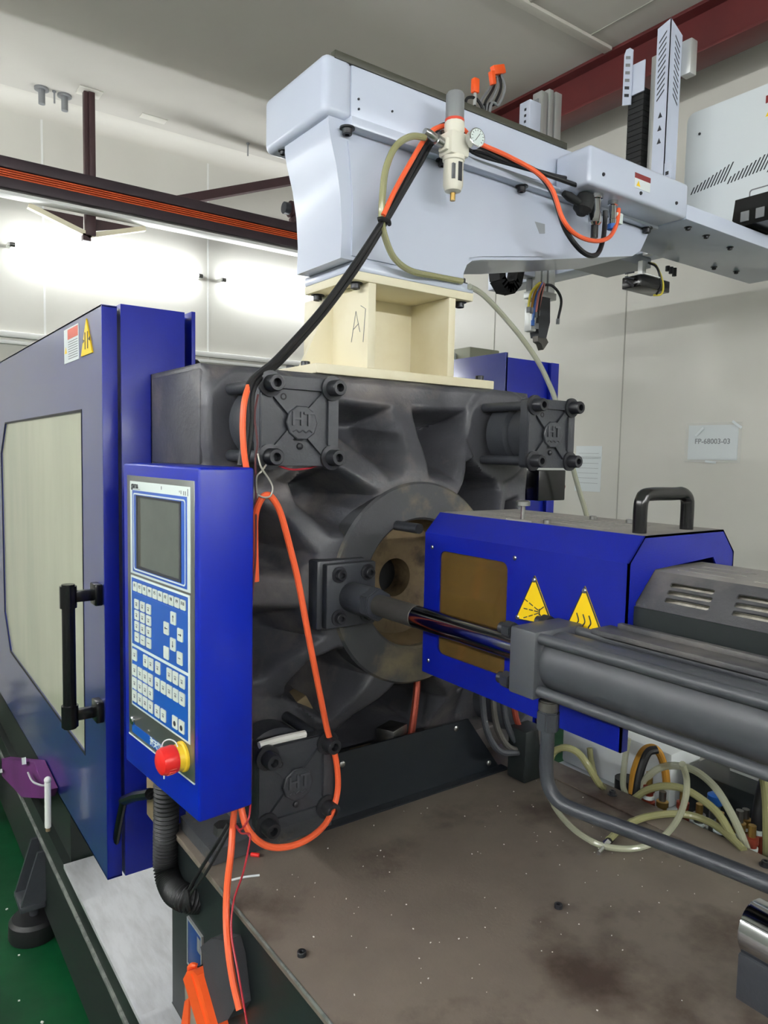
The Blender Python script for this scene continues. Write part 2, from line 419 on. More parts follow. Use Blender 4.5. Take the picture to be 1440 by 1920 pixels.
MB().tube([(2.55, 4.53, 3.31), (2.56, 4.55, 3.36), (2.60, 4.60, 3.40), (2.60, 4.72, 3.47)], 0.006).build('lead', 'grey_plastic', mt)
# steel girder along the right wall
gd = thing('steel_girder', 'dark red steel I-beam running under the ceiling along the right wall', 'beam', (3.25, 1.0, 3.465))
MB().box(3.18, 3.33, YF, YB, 3.465, 3.481, 0.002).build('bottom_flange', 'maroon_paint', gd)
MB().box(3.245, 3.262, YF, YB, 3.481, 3.674).build('web', 'maroon_paint', gd)
MB().box(3.18, 3.33, YF, YB, 3.674, 3.69, 0.002).build('top_flange', 'maroon_paint', gd)
# flanged stubs, a bolt and small fixings on the ceiling
for (x, y, which) in ((0.935, 4.764, 'left'), (1.062, 4.771, 'right')):
    s = thing('ceiling_stub', 'short grey pipe stub with a flange in the ceiling, %s one of the two' % which, 'pipe', (x, y, 3.69), group='pipe stubs in the ceiling')
    MB().cyl((x, y, 3.678), (x, y, 3.69), 0.040, 20).build('flange', 'grey_plastic', s)
    MB().cyl((x, y, 3.60), (x, y, 3.679), 0.019, 16).build('stub', 'grey_plastic', s)
for (x, y, h, lab) in ((1.002, 4.755, 0.07, 'thin grey threaded bolt hanging between the two pipe stubs'), (2.213, 4.70, 0.085, 'thin grey threaded bolt hanging alone from the ceiling')):
    o = MB().cyl((x, y, 3.69-h), (x, y, 3.69), 0.005, 8).cyl((x, y, 3.682), (x, y, 3.69), 0.011, 10).build('ceiling_bolt', 'grey_plastic')
    tag(o, lab, 'bolt')
o = MB().box(1.50, 1.66, 4.70, 4.77, 3.684, 3.69, 0.002).build('ceiling_sensor', 'ceiling_trim'); tag(o, 'flat pale cover plate on the lit strip of ceiling', 'cover')

# ------------------------------------------------------------------ papers on the right wall
sg = thing('wall_sign', 'white sheet in a clear sleeve with a printed code on the right wall', 'sign', (3.6, 2.06, 1.6))
MB().box(3.5965, 3.5995, 1.925, 2.195, 1.605, 1.785).build('sheet', 'paper', sg)
text('lettering', 'FP-68003-03', 0.038, 'ink_grey', 0.0004, sg, (3.596, 2.060, 1.700), FACE_NX, bold=0.0006)
cr = MB(); N = 14; M = 10; rng = random.Random(3); V = []
for i in range(N+1):
    for j in range(M+1):
        V.append((3.592+rng.uniform(-0.003, 0.002), 1.905+0.305*i/N, 1.592+0.207*j/M))
cr.poly(V, [(i*(M+1)+j, (i+1)*(M+1)+j, (i+1)*(M+1)+j+1, i*(M+1)+j+1) for i in range(N) for j in range(M)]).build('clear_sleeve', 'sleeve', sg)
for y, z, a in ((1.93, 1.785, 0.6), (2.06, 1.594, 0.1), (2.13, 1.75, -0.8)):
    MB().obox((3.590, y, z), (0.001, 0, 0), (0, 0.030*math.cos(a), 0.030*math.sin(a)), (0, -0.006*math.sin(a), 0.006*math.cos(a))).build('tape', 'paper', sg)
ps = thing('paper_sheet', 'pale form sheet in a sleeve on the wall behind the platen', 'paper', (3.6, 2.85, 1.4))
MB().box(3.5965, 3.5995, 2.75, 2.94, 1.40, 1.675).build('sheet', 'paper', ps)
for k in range(7):
    MB().box(3.596, 3.5966, 2.77, 2.92, 1.63-k*0.030, 1.6315-k*0.030).build('printed_line', 'ink_grey', ps)
MB().box(3.5945, 3.596, 2.752, 2.935, 1.60, 1.612).build('tape', 'sleeve', ps)

# ------------------------------------------------------------------ injection bed
bed = thing('machine_bed', 'dark injection unit bed with an oily brown-grey steel top', 'machine', (0.99, 0.4, 0.0))
MB().box(0.520, 1.458, -1.3, 1.463, 0.02, 0.786).build('bed_body', 'bed_side', bed)
MB().box(0.515, 1.466, -1.3, 1.466, 0.786, 0.800, 0.002).build('top_plate', 'bed_top', bed)
MB().box(0.5135, 0.5175, -1.3, 1.20, 0.7965, 0.8012, 0.001).build('worn_highlight', 'worn_highlight', bed)  # lighter strip: worn bevel with its highlight painted in
MB().box(1.385, 1.4655, -1.3, 1.25, 0.800, 0.8035, 0.001).build('edge_strip', 'bed_top', bed)
for (x, y) in ((1.43, 1.02), (1.43, 0.66), (1.43, 0.30)):
    put('strip_screw', SCREW_S, (x, y, 0.8035), bed, UPW)
for (x, y) in [(0.55, 0.956), (0.988, 0.806)]:
    put('top_screw', SCREW_S, (x, y, 0.797), bed, UPW)
np_ = MB().box(0.5165, 0.5200, 1.292, 1.362, 0.555, 0.648, 0.001).build('nameplate', 'bezel_navy', bed, label='blue nameplate with a pale rim')
MB().plate([(1.288, 0.551), (1.366, 0.551), (1.366, 0.652), (1.288, 0.652)], [[(1.292, 0.555), (1.362, 0.555), (1.362, 0.648), (1.292, 0.648)]], 'x', 0.5155, 0.5200).build('rim', 'aluminium', np_)
MB().box(0.516, 0.5166, 1.296, 1.312, 0.61, 0.64).build('plate_mark', 'ink_grey', np_)
# black splash plate standing on the bed
sp = thing('splash_plate', 'glossy black sheet standing on the bed in front of the platen', 'plate', (1.08, 1.29, 0.80))
MB().prism([(0.77, 0.80), (1.319, 0.80), (1.205, 0.951), (0.77, 0.951)], 'y', 1.285, 1.289).build('sheet', 'black_plate', sp)
MB().box(0.77, 1.33, 1.262, 1.289, 0.80, 0.804).build('bottom_lip', 'black_plate', sp)
for x, z in ((0.835, 0.925), (1.165, 0.935), (1.28, 0.82)):
    MB().lathe([(0.007, 0), (0.007, 0.002), (0.004, 0.004)], (x, 1.285, z), (0, -1, 0), 12).build('screw_head', 'steel', sp)

# ------------------------------------------------------------------ clamp base with white ledge
cb = thing('clamp_base', 'dark steel clamp frame with a bare whitish metal ledge beside the door', 'machine', (0.8, 2.4, 0.0))
MB().box(0.452, 1.6, 1.47, 3.9, 0.085, 0.385).build('frame_body', 'base_dark', cb)
MB().box(0.62, 1.5, 1.6, 3.8, 0.0, 0.085).build('skid', 'base_dark', cb)
br_ = thing('base_rail', 'dark steel side rail with a bare metal ledge running past the bed front', 'machine', (0.48, 0.2, 0.0))
MB().box(0.452, 0.5195, -1.2, 1.468, 0.0, 0.385).build('side_beam', 'base_dark', br_)
MB().box(0.4475, 0.5195, -1.2, 1.468, 0.385, 0.397, 0.0).build('ledge', 'ledge_white', br_)
MB().box(0.445, 0.462, -1.2, 1.468, 0.308, 0.322, 0.003).build('flange_edge', 'worn_highlight', br_)
MB().box(0.4475, 0.56, 1.468, 2.16, 0.385, 0.397, 0.0).build('ledge', 'ledge_white', cb)
MB().box(0.56, 1.5, 1.47, 2.16, 0.385, 0.397, 0.0).build('ledge', 'ledge_white', cb)
MB().box(0.445, 0.462, 1.47, 4.0, 0.308, 0.322, 0.003).build('flange_edge', 'worn_highlight', cb)
MB().prism([(2.18, 0.385), (3.9, 0.385), (3.9, 0.575), (2.18, 0.575)], 'x', 0.475, 0.56).build('frame_upright', 'base_dark', cb)
MB().box(0.47, 0.56, 2.17, 2.18, 0.385, 0.575).build('frame_end', 'base_dark', cb)
lf = thing('levelling_foot', 'round black levelling pad with a bracket on the green floor', 'machine foot', (0.43, 2.50, 0.0))
MB().lathe([(0.075, 0), (0.078, 0.008), (0.076, 0.055), (0.066, 0.066), (0.02, 0.068)], (0.425, 2.50, 0.0), (0, 0, 1), 28).build('pad', 'rubber_black', lf)
MB().cyl((0.425, 2.50, 0.06), (0.425, 2.50, 0.19), 0.014, 12).build('spindle', 'iron_dark', lf)
MB().box(0.375, 0.4515, 2.44, 2.56, 0.115, 0.135, 0.004).build('bracket_plate', 'iron_dark', lf)
for y in (2.445, 2.545):
    MB().prism([(0.378, 0.135), (0.452, 0.135), (0.452, 0.30), (0.43, 0.30)], 'y', y, y+0.012).build('bracket_rib', 'iron_dark', lf)
MB().cyl((0.425, 2.50, 0.135), (0.425, 2.50, 0.155), 0.025, 6).build('lock_nut', 'iron_dark', lf)

# ------------------------------------------------------------------ blue sliding safety door
XD = 0.45
dr = thing('safety_door', 'blue sliding safety door with a tall scratched clear window', 'door', (XD, 2.4, 0.58))
win = [(3.029, 1.685), (1.897, 1.690), (1.905, 0.822), (3.019, 0.826), (3.140, 0.955), (3.140, 1.575)]
MB().plate([(1.708, 0.580), (4.0, 0.580), (4.0, 1.921), (1.708, 1.921)], [win], 'x', XD, XD+0.004).build('door_skin', 'blue_door', dr)
MB().box(XD, XD+0.034, 1.704, 1.7085, 0.580, 1.921, 0.0015).build('return_edge', 'blue_paint', dr)
MB().box(XD, XD+0.034, 1.704, 4.0, 1.917, 1.921).build('top_edge', 'blue_paint', dr)
MB().box(XD, XD+0.034, 1.704, 4.0, 0.580, 0.584).build('bottom_edge', 'blue_paint', dr)
MB().prism([(3.06, 1.71), (1.87, 1.71), (1.87, 0.80), (3.06, 0.80), (3.17, 0.94), (3.17, 1.59)], 'x', XD+0.0045, XD+0.0095).build('window_pane', 'polycarbonate', dr)
MB().plate([(3.035, 1.691), (1.891, 1.696), (1.899, 0.815), (3.024, 0.819), (3.146, 0.952), (3.146, 1.578)], [win], 'x', XD-0.001, XD+0.001).build('window_seal', 'matte_black', dr)
hd = MB().cyl((0.379, 1.738, 0.955), (0.379, 1.738, 1.288), 0.0145, 20, bev=0.003).build('handle_bar', 'gloss_black', dr)
for z in (1.262, 0.984):
    MB().cyl((0.379, 1.738, z-0.029), (0.379, 1.738, z+0.029), 0.0185, 20, bev=0.004).build('collar', 'gloss_black', hd)
    MB().box(0.390, 0.442, 1.730, 1.746, z-0.013, z+0.013, 0.002).build('arm', 'gloss_black', hd)
    MB().box(0.432, 0.450, 1.716, 1.762, z-0.024, z+0.026, 0.003).build('mount_block', 'gloss_black', hd)
lb = MB().box(XD-0.0012, XD, 1.908, 2.062, 1.820, 1.907).build('warning_label', 'paper', dr, label='white label with an orange-red heading')
MB().box(XD-0.0016, XD-0.0010, 1.914, 2.02, 1.878, 1.903).build('heading', 'label_red', lb)
for k in range(8):
    MB().box(XD-0.0016, XD-0.0010, 1.918, 2.015, 1.870-k*0.006, 1.8718-k*0.006).build('text_line', 'ink_grey', lb)
MB().prism([(2.055, 1.845), (2.030, 1.845), (2.0425, 1.862)], 'x', XD-0.0016, XD-0.0010).build('pictogram', 'sign_yellow', lb)
tri = MB().prism([(1.777, 1.822), (1.880, 1.822), (1.828, 1.906)], 'x', XD-0.003, XD).build('warning_triangle', 'sign_yellow', dr, label='yellow triangular warning plate')
for dy in (-0.012, 0.012):
    MB().box(XD-0.0036, XD-0.0028, 1.826+dy-0.003, 1.826+dy+0.003, 1.835, 1.875).build('black_bar', 'ink_dark', tri)
    MB().prism([(1.826+dy*2.6, 1.851), (1.826+dy*2.6, 1.861), (1.826+dy*1.5, 1.856)], 'x', XD-0.0036, XD-0.0028).build('arrowhead', 'ink_dark', tri)
# fixed guard column between door and platen
gc = thing('guard_column', 'tall blue sheet-metal guard column beside the sliding door', 'guard', (0.56, 1.72, 0.58))
MB().box(0.492, 0.642, 1.706, 1.7105, 0.575, 1.928, 0.001).build('front_sheet', 'blue_paint', gc)
MB().box(0.492, 0.4965, 1.7105, 1.80, 0.575, 1.928).build('inner_return', 'blue_paint', gc)
MB().box(0.638, 0.642, 1.7105, 1.80, 0.575, 1.928).build('side_return', 'blue_paint', gc)
MB().box(0.664, 0.674, 1.72, 1.84, 1.45, 1.935, 0.001).build('rear_blade', 'blue_paint', gc)
MB().box(0.642, 0.668, 1.775, 1.785, 0.60, 1.93).build('link_sheet', 'blue_paint', gc)
MB().box(0.668, 0.695, 1.70, 1.716, 0.9, 1.785, 0.001).build('side_strip', 'blue_paint', gc)
for x in (0.656, 0.682):
    MB().cyl((x-0.014, 1.70, 1.757), (x+0.006, 1.70, 1.757), 0.010, 12).build('spacer_bolt', 'bolt_black', gc)
MB().tube([(0.66, 1.80, 1.86), (0.70, 2.1, 1.86), (0.78, 2.1, 1.862), (0.815, 2.1, 1.858), (0.828, 2.1, 1.84), (0.83, 2.1, 1.70)], 0.014, 10).build('rear_handle', 'gloss_black', gc)
# mechanical lock lever hanging below the control panel
lv = thing('lock_lever', 'black cranked lever on a bracket below the control panel', 'lever', (0.47, 1.56, 0.65))
MB().box(0.49, 0.52, 1.44, 1.54, 0.80, 0.90, 0.004).build('bracket', 'wood_tan', lv)
MB().tube([(0.475, 1.465, 0.882), (0.475, 1.563, 0.838), (0.475, 1.656, 0.788)], 0.012, 10, smooth=False).build('arm', 'gloss_black', lv)
MB().tube([(0.472, 1.645, 0.795), (0.472, 1.69, 0.712), (0.472, 1.728, 0.628)], 0.009, 10).build('handle', 'gloss_black', lv)

# ------------------------------------------------------------------ control panel (own axes: x into the box, y across, z up)
TH = math.radians(4.6)
cp = thing('control_panel', 'blue machine control box with a grey screen, keypad and red stop button', 'control panel', (0.45, 1.135, 0.969), TH, local=True)
W, H, Dp = 0.327, 0.604, 0.104
MB().box(0.0, Dp, 0.0, W, 0.0, H, 0.005, 3).build('housing', 'blue_bright', cp)
fp = MB().box(-0.0016, 0.001, 0.0135, 0.303, 0.066, 0.581, 0.0005).build('faceplate', 'panel_steel', cp)
MB().box(-0.0022, 0.001, 0.0135, 0.303, 0.0635, 0.0665).build('edge_strip', 'panel_white', fp)
sc = MB().box(-0.0028, 0.0, 0.026, 0.2855, 0.392, 0.5705, 0.0004).build('screen_panel', 'panel_white', cp)
MB().box(-0.0036, 0.0, 0.037, 0.273, 0.3965, 0.5535, 0.0004).build('bezel', 'bezel_blue', sc)
MB().plate(rrect(0.042, 0.267, 0.4005, 0.5485, 0.006), [rrect(0.0445, 0.2645, 0.403, 0.546, 0.005)], 'x', -0.0040, -0.003).build('bezel_line', 'panel_white', sc)
MB().plate([(0.058, 0.405), (0.252, 0.405), (0.252, 0.5445), (0.058, 0.5445)], [[(0.0645, 0.4105), (0.2455, 0.4105), (0.2455, 0.5405), (0.0645, 0.5405)]], 'x', -0.0048, -0.003).build('screen_frame', 'ink_dark', sc)
MB().box(-0.0042, -0.003, 0.0645, 0.2315, 0.4105, 0.5405).build('display', 'screen_grey', sc, label='grey blank display')
MB().box(-0.0043, -0.003, 0.2315, 0.2455, 0.4105, 0.5405).build('display_edge', 'strip_olive', sc)
text('logo', 'gama', 0.016, 'ink_dark', 0.0003, sc, (-0.0030, 0.262, 0.5625), FACE_NX, 'CENTER', 0.0004)
MB().box(-0.0032, -0.002, 0.236, 0.272, 0.5555, 0.5562).build('logo_line', 'ink_grey', sc)
for y, z, h in ((0.034, 0.561, 0.012), (0.043, 0.559, 0.007), (0.050, 0.559, 0.007), (0.060, 0.560, 0.006), (0.066, 0.561, 0.003), (0.140, 0.5635, 0.006)):
    MB().box(-0.0032, -0.002, y-0.001, y+0.001, z-h/2, z+h/2).build('scribble', 'ink_grey', sc)
kp = MB().box(-0.0028, 0.0, 0.028, 0.285, 0.129, 0.3875, 0.0004).build('keypad', 'panel_white', cp)
MB().box(-0.0034, 0.0, 0.0345, 0.2795, 0.2535, 0.3835).build('keypad_field', 'panel_blue', kp)
MB().box(-0.0034, 0.0, 0.0345, 0.2795, 0.1335, 0.2475).build('keypad_field', 'panel_blue', kp)
MB().plate([(0.0365, 0.3545), (0.2775, 0.3545), (0.2775, 0.3815), (0.0365, 0.3815)], [[(0.0380, 0.356), (0.276, 0.356), (0.276, 0.380), (0.0380, 0.380)]], 'x', -0.0037, -0.003).build('row_outline', 'bezel_blue', kp)
def keymesh(w, h):
    m = MB(); m.plate(rrect(-w/2, w/2, -h/2, h/2, 0.0022, 3), [], 'x', -0.0016, 0.0); return m.mesh('key', 'key_face', 0)
K1 = keymesh(0.0198, 0.0178); K2 = keymesh(0.0215, 0.0185); K3 = keymesh(0.0215, 0.0225)
mm = MB(); mm.box(-0.0003, 0, -0.0045, 0.0045, -0.0009, 0.0009); DASH = mm.mesh('legend', 'ink_grey', 0)
mm = MB(); mm.box(-0.0003, 0, -0.0045, 0.0045, 0.0020, 0.0034).box(-0.0003, 0, -0.0030, 0.0030, -0.0034, 0.0004); PICTO = mm.mesh('legend', 'ink_grey', 0)
mm = MB(); mm.lathe([(0.0048, 0), (0.0048, -0.0004)], (0, 0, -0.002), (1, 0, 0), 12); DOT = mm.mesh('legend', 'ink_dark', 0)
def key(me, y, z, legend=None):
    k = put('key', me, (-0.0034, y, z), kp)
    if legend is not None: put('legend', legend, (-0.0016, 0, 0), k)
    return k
for i in range(10):
    k = key(K1, 0.2603-i*0.0233, 0.3682)
    text('legend', 'F%d' % (i+1), 0.0085, 'ink_dark', 0.0002, k, (-0.0018, 0, 0.002), FACE_NX)
for r in range(4):
    for c in range(3):
        key(K2, 0.2527-c*0.0282, 0.335-r*0.0215-(0.0 if r == 0 else 0.0), PICTO if (r < 3) else DASH)
def arrow_mesh(a):
    m = MB(); ca, sa = math.cos(a), math.sin(a)
    q = lambda p: (p[0]*ca-p[1]*sa, p[0]*sa+p[1]*ca)
    m.prism([q(p) for p in ((-0.0008, -0.006), (0.0008, -0.006), (0.0008, 0.002), (0.0028, 0.002), (0, 0.006), (-0.0028, 0.002), (-0.0008, 0.002))], 'x', -0.0003, 0)
    return m.mesh('legend', 'ink_dark', 0)
for (y, z), a in zip(((0.0893, 0.3378), (0.1184, 0.3143), (0.0619, 0.3137), (0.0910, 0.2909)), (0, -math.pi/2, math.pi/2, math.pi)):
    key(K3, y, z, arrow_mesh(a))
key(K3, 0.1188, 0.2697); key(K3, 0.0639, 0.2722, DASH)
for y in (0.2644, 0.2117, 0.1870, 0.1561, 0.1061, 0.0810, 0.0545): key(K3, y, 0.2330, PICTO)
for y in (0.2650, 0.2385, 0.2138, 0.1893, 0.1578, 0.1318, 0.1060, 0.0806, 0.0548): key(K3, y, 0.2024, PICTO)
for y in (0.2652, 0.2390, 0.2140, 0.1894): key(K3, y, 0.1766, PICTO)
for y in (0.2656, 0.2393, 0.2143, 0.1897, 0.1595, 0.1327): key(K3, y, 0.1508, PICTO)
for y in (0.0838, 0.0570): key(K3, y, 0.1525, DOT)
nb = MB().box(-0.0022, 0.0, 0.0885, 0.286, 0.0725, 0.0905).build('brand_strip', 'panel_blue', cp)
text('lettering', '海天塑机', 0.0165, 'panel_white', 0.0003, nb, (-0.0024, 0.165, 0.0815), FACE_NX, 'CENTER', 0.0005)
MB().lathe([(0.0085, 0), (0.0085, 0.004), (0.006, 0.006), (0, 0.006)], (-0.001, 0.2804, 0.0972), (-1, 0, 0), 16).build('key_lock', 'chrome', cp)
MB().lathe([(0.003, 0), (0.003, 0.003), (0, 0.004)], (-0.001, 0.205, 0.0985), (-1, 0, 0), 10).build('screw', 'steel', cp)
es = MB().lathe([(0.0265, 0), (0.0265, 0.004), (0.0235, 0.006), (0.0225, 0.016), (0.019, 0.017)], (-0.002, 0.0555, 0.100), (-1, 0, 0), 28).build('emergency_stop', 'yellow_ring', cp, label='red mushroom emergency stop button on a yellow collar')
MB().lathe([(0.019, 0.015), (0.0235, 0.016), (0.0245, 0.020), (0.0238, 0.036), (0.0215, 0.042), (0.015, 0.0455), (0, 0.0465)], (-0.002, 0.0555, 0.100), (-1, 0, 0), 28).build('mushroom_cap', 'red_button', es)
for k in range(9):
    a = math.radians(200+k*16)
    MB().box(-0.036, -0.024, 0.0555+0.0242*math.cos(a)-0.0006, 0.0555+0.0242*math.cos(a)+0.0006, 0.100+0.0242*math.sin(a)-0.0006, 0.100+0.0242*math.sin(a)+0.0006).build('grip_line', 'label_red', es)
MB().tube([(-0.036, 0.070, 0.117), (-0.033, 0.066, 0.130), (-0.026, 0.058, 0.135), (-0.018, 0.052, 0.130), (-0.014, 0.050, 0.119)], 0.0012, 6).build('wire_loop', 'paper', es)
MB().cyl((-0.036, 0.058, 0.068), (-0.036, 0.058, 0.078), 0.0013, 6).build('wire_tail', 'paper', es)

# corrugated conduit from the box down into the bed
cd = thing('corrugated_conduit', 'thick black corrugated conduit running from the control box into the bed', 'conduit', (0.50, 1.40, 0.62))
path = [(0.5, 1.439, 0.898), (0.5, 1.44, 0.849), (0.5, 1.444, 0.777), (0.499, 1.438, 0.722), (0.499, 1.397, 0.699), (0.502, 1.336, 0.712), (0.53, 1.331, 0.7)]
P = [Vector(p) for p in path]; P[0] = P[0]+Vector((0, 0, 0.03))
base = MB(); base.tube(P, 0.0255, 14, 66, radii=lambda t: 0.0250+0.0020*math.sin(t*2*math.pi*50)); base.build('hose', 'rubber_black', cd)
MB().tube([(0.478, 1.269, 0.772), (0.478, 1.261, 0.754), (0.482, 1.263, 0.736)], 0.006, 8).build('cable_tie', 'matte_black', cd)

# ------------------------------------------------------------------ stationary platen casting
CX, CZ = 1.033, 1.307
X0, X1, Z0, Z1 = 0.56, 1.505, 0.845, 1.775
pl = thing('platen', 'dark cast-iron platen with deep radiating ribs around a large bore', 'machine', (CX, 1.5, 0.80))
NX, NZ = 168, 166
gx, gz = np.meshgrid(np.linspace(X0, X1, NX), np.linspace(Z0, Z1, NZ), indexing='ij')
def sst(a, b, t):
    t = np.clip((t-a)/(b-a), 0, 1); return t*t*(3-2*t)
def sdf(poly):
    d = np.full(gx.shape, 1e9); s = np.ones(gx.shape); n = len(poly)
    for i in range(n):
        ax, az = poly[i]; bx, bz = poly[(i+1) % n]; ex, ez = bx-ax, bz-az
        wx, wz = gx-ax, gz-az; t = np.clip((wx*ex+wz*ez)/(ex*ex+ez*ez), 0, 1)
        d = np.minimum(d, (wx-ex*t)**2+(wz-ez*t)**2)
        c1 = gz >= az; c2 = gz < bz; c3 = ex*wz > ez*wx
        s = np.where((c1 & c2 & c3) | (~c1 & ~c2 & ~c3), -s, s)
    return s*np.sqrt(d)
rr = np.hypot(gx-CX, gz-CZ)
front = 1.284+0.106*sst(0.235, 0.46, rr)
pockets = [   # outline on the rib face, depth, edge softness
    ([(0.80, 1.722), (1.021, 1.712), (1.012, 1.60), (0.985, 1.555), (0.950, 1.545), (0.861, 1.63), (0.80, 1.66)], 0.15, 0.055),
    ([(1.080, 1.712), (1.262, 1.716), (1.282, 1.675), (1.205, 1.60), (1.150, 1.537), (1.062, 1.55), (1.062, 1.64)], 0.15, 0.055),
    ([(0.765, 1.560), (0.792, 1.572), (0.832, 1.575), (0.920, 1.512), (0.893, 1.485), (0.848, 1.425), (0.800, 1.428), (0.744, 1.485), (0.736, 1.535)], 0.20, 0.05),
    ([(0.585, 1.500), (0.680, 1.490), (0.712, 1.468), (0.747, 1.418), (0.770, 1.385), (0.742, 1.372), (0.731, 1.340), (0.585, 1.350)], 0.20, 0.05),
    ([(0.585, 1.280), (0.741, 1.280), (0.758, 1.235), (0.792, 1.215), (0.718, 1.157), (0.690, 1.120), (0.60, 1.10)], 0.15, 0.05),
    ([(0.733, 1.100), (0.765, 1.160), (0.821, 1.185), (0.861, 1.175), (0.908, 1.110), (0.892, 1.085), (0.835, 1.000), (0.735, 1.060)], 0.24, 0.045),
    ([(0.892, 1.012), (0.978, 1.080), (1.090, 1.080), (1.17, 1.00), (1.15, 0.905), (0.88, 0.905), (0.86, 0.955)], 0.24, 0.045),
    ([(1.149, 1.505), (1.214, 1.585), (1.299, 1.600), (1.357, 1.565), (1.375, 1.510), (1.30, 1.42), (1.24, 1.40)], 0.24, 0.04),
    ([(1.30, 1.36), (1.47, 1.36), (1.47, 1.49), (1.40, 1.48)], 0.18, 0.05),
    ([(1.30, 1.26), (1.47, 1.26), (1.44, 1.12), (1.36, 1.12), (1.28, 1.20)], 0.18, 0.05),
    ([(1.16, 1.17), (1.22, 1.19), (1.32, 1.10), (1.31, 1.06), (1.22, 1.00)], 0.2, 0.045),
]
for poly, dep, soft in pockets:
    d = sdf(poly); front = front+dep*sst(0.006, -soft, d)*(0.75+0.25*sst(0.23, 0.42, rr))
front = np.minimum(front, 1.56)
front = front+0.006*np.sin(gx*31+gz*17)*np.cos(gz*27-gx*11)*sst(1.30, 1.42, front)
for tx in (0.679, 1.381):
    for tz in (1.658, 0.955):
        q = np.hypot(gx-tx, gz-tz); front = front*(1-sst(0.135, 0.118, q))+1.378*sst(0.135, 0.118, q)
edge = np.minimum(np.minimum(gx-X0, X1-gx), np.minimum(gz-Z0, Z1-gz)); front = front+0.012*sst(0.012, 0.0, edge)
bm_ = MB(); vv = [[bm_.bm.verts.new((gx[i, j], front[i, j], gz[i, j])) for j in range(NZ)] for i in range(NX)]
for i in range(NX-1):
    for j in range(NZ-1):
        if rr[i, j] < 0.165 and rr[i+1, j+1] < 0.165: continue
        bm_.bm.faces.new((vv[i][j], vv[i+1][j], vv[i+1][j+1], vv[i][j+1]))
loop = [vv[i][0] for i in range(NX)]+[vv[NX-1][j] for j in range(1, NZ)]+[vv[i][NZ-1] for i in range(NX-2, -1, -1)]+[vv[0][j] for j in range(NZ-2, 0, -1)]
bk = [bm_.bm.verts.new((v.co.x, 1.72, v.co.z)) for v in loop]
for i in range(len(loop)):
    j = (i+1) % len(loop); bm_.bm.faces.new((loop[i], bk[i], bk[j], loop[j]))
for v in [v for v in bm_.bm.verts if not v.link_faces]: bm_.bm.verts.remove(v)
bm_.build('ribbed_casting', 'cast_iron', pl, 60)
MB().box(X0, X1, 1.70, 1.74, Z0, Z1).build('back_plate', 'iron_dark', pl)
MB().lathe([(0.233, 0.06), (0.233, 0.006), (0.228, 0.0), (0.152, 0.0), (0.147, 0.005), (0.147, 0.03)], (CX, 1.278, CZ), (0, 1, 0), 72, caps=False).build('bore_ring', 'iron_ring', pl)
MB().lathe([(0.1468, 0.02), (0.140, 0.062), (0.132, 0.078), (0.060, 0.092), (0.046, 0.094), (0.043, 0.16)], (CX, 1.278, CZ), (0, 1, 0), 56, caps=False).build('bore_cone', 'bore_rust', pl, label='rust-brown tapered bore')
MB().lathe([(0.0, 0), (0.052, 0.0), (0.052, 0.02)], (CX, 1.43, CZ), (0, 1, 0), 28, caps=False).build('locating_hole', 'matte_black', pl)
MB().cyl((0.967, 1.20, 1.443), (0.967, 1.285, 1.443), 0.011, 14).build('guide_pin', 'iron_dark', pl)
MB().box(0.60, 1.47, 1.31, 1.60, 0.845, 0.905, 0.006).build('lower_shelf', 'cast_iron', pl)
MB().box(0.60, 1.47, 1.45, 1.72, 0.80, 0.846, 0.004).build('sole', 'iron_dark', pl)
MB().prism([(0.530, 0.801), (0.80, 0.801), (0.80, 0.865), (0.66, 0.865), (0.60, 0.835), (0.530, 0.828)], 'y', 1.27, 1.44, 0.006).build('foot_casting', 'iron_ring', pl)
MB().cyl((0.575, 1.32, 0.828), (0.575, 1.32, 0.850), 0.020, 6).build('clamp_nut', 'steel_worn', pl)
MB().box(0.556, 0.600, 1.40, 1.69, 1.57, 1.765, 0.006).build('side_pad', 'cast_iron', pl)
MB().lathe([(0.055, -0.10), (0.075, -0.09), (0.075, 0.0)], (1.381, 1.40, 0.955), (0, 1, 0), 24).build('tie_bar_end', 'iron_dark', pl)

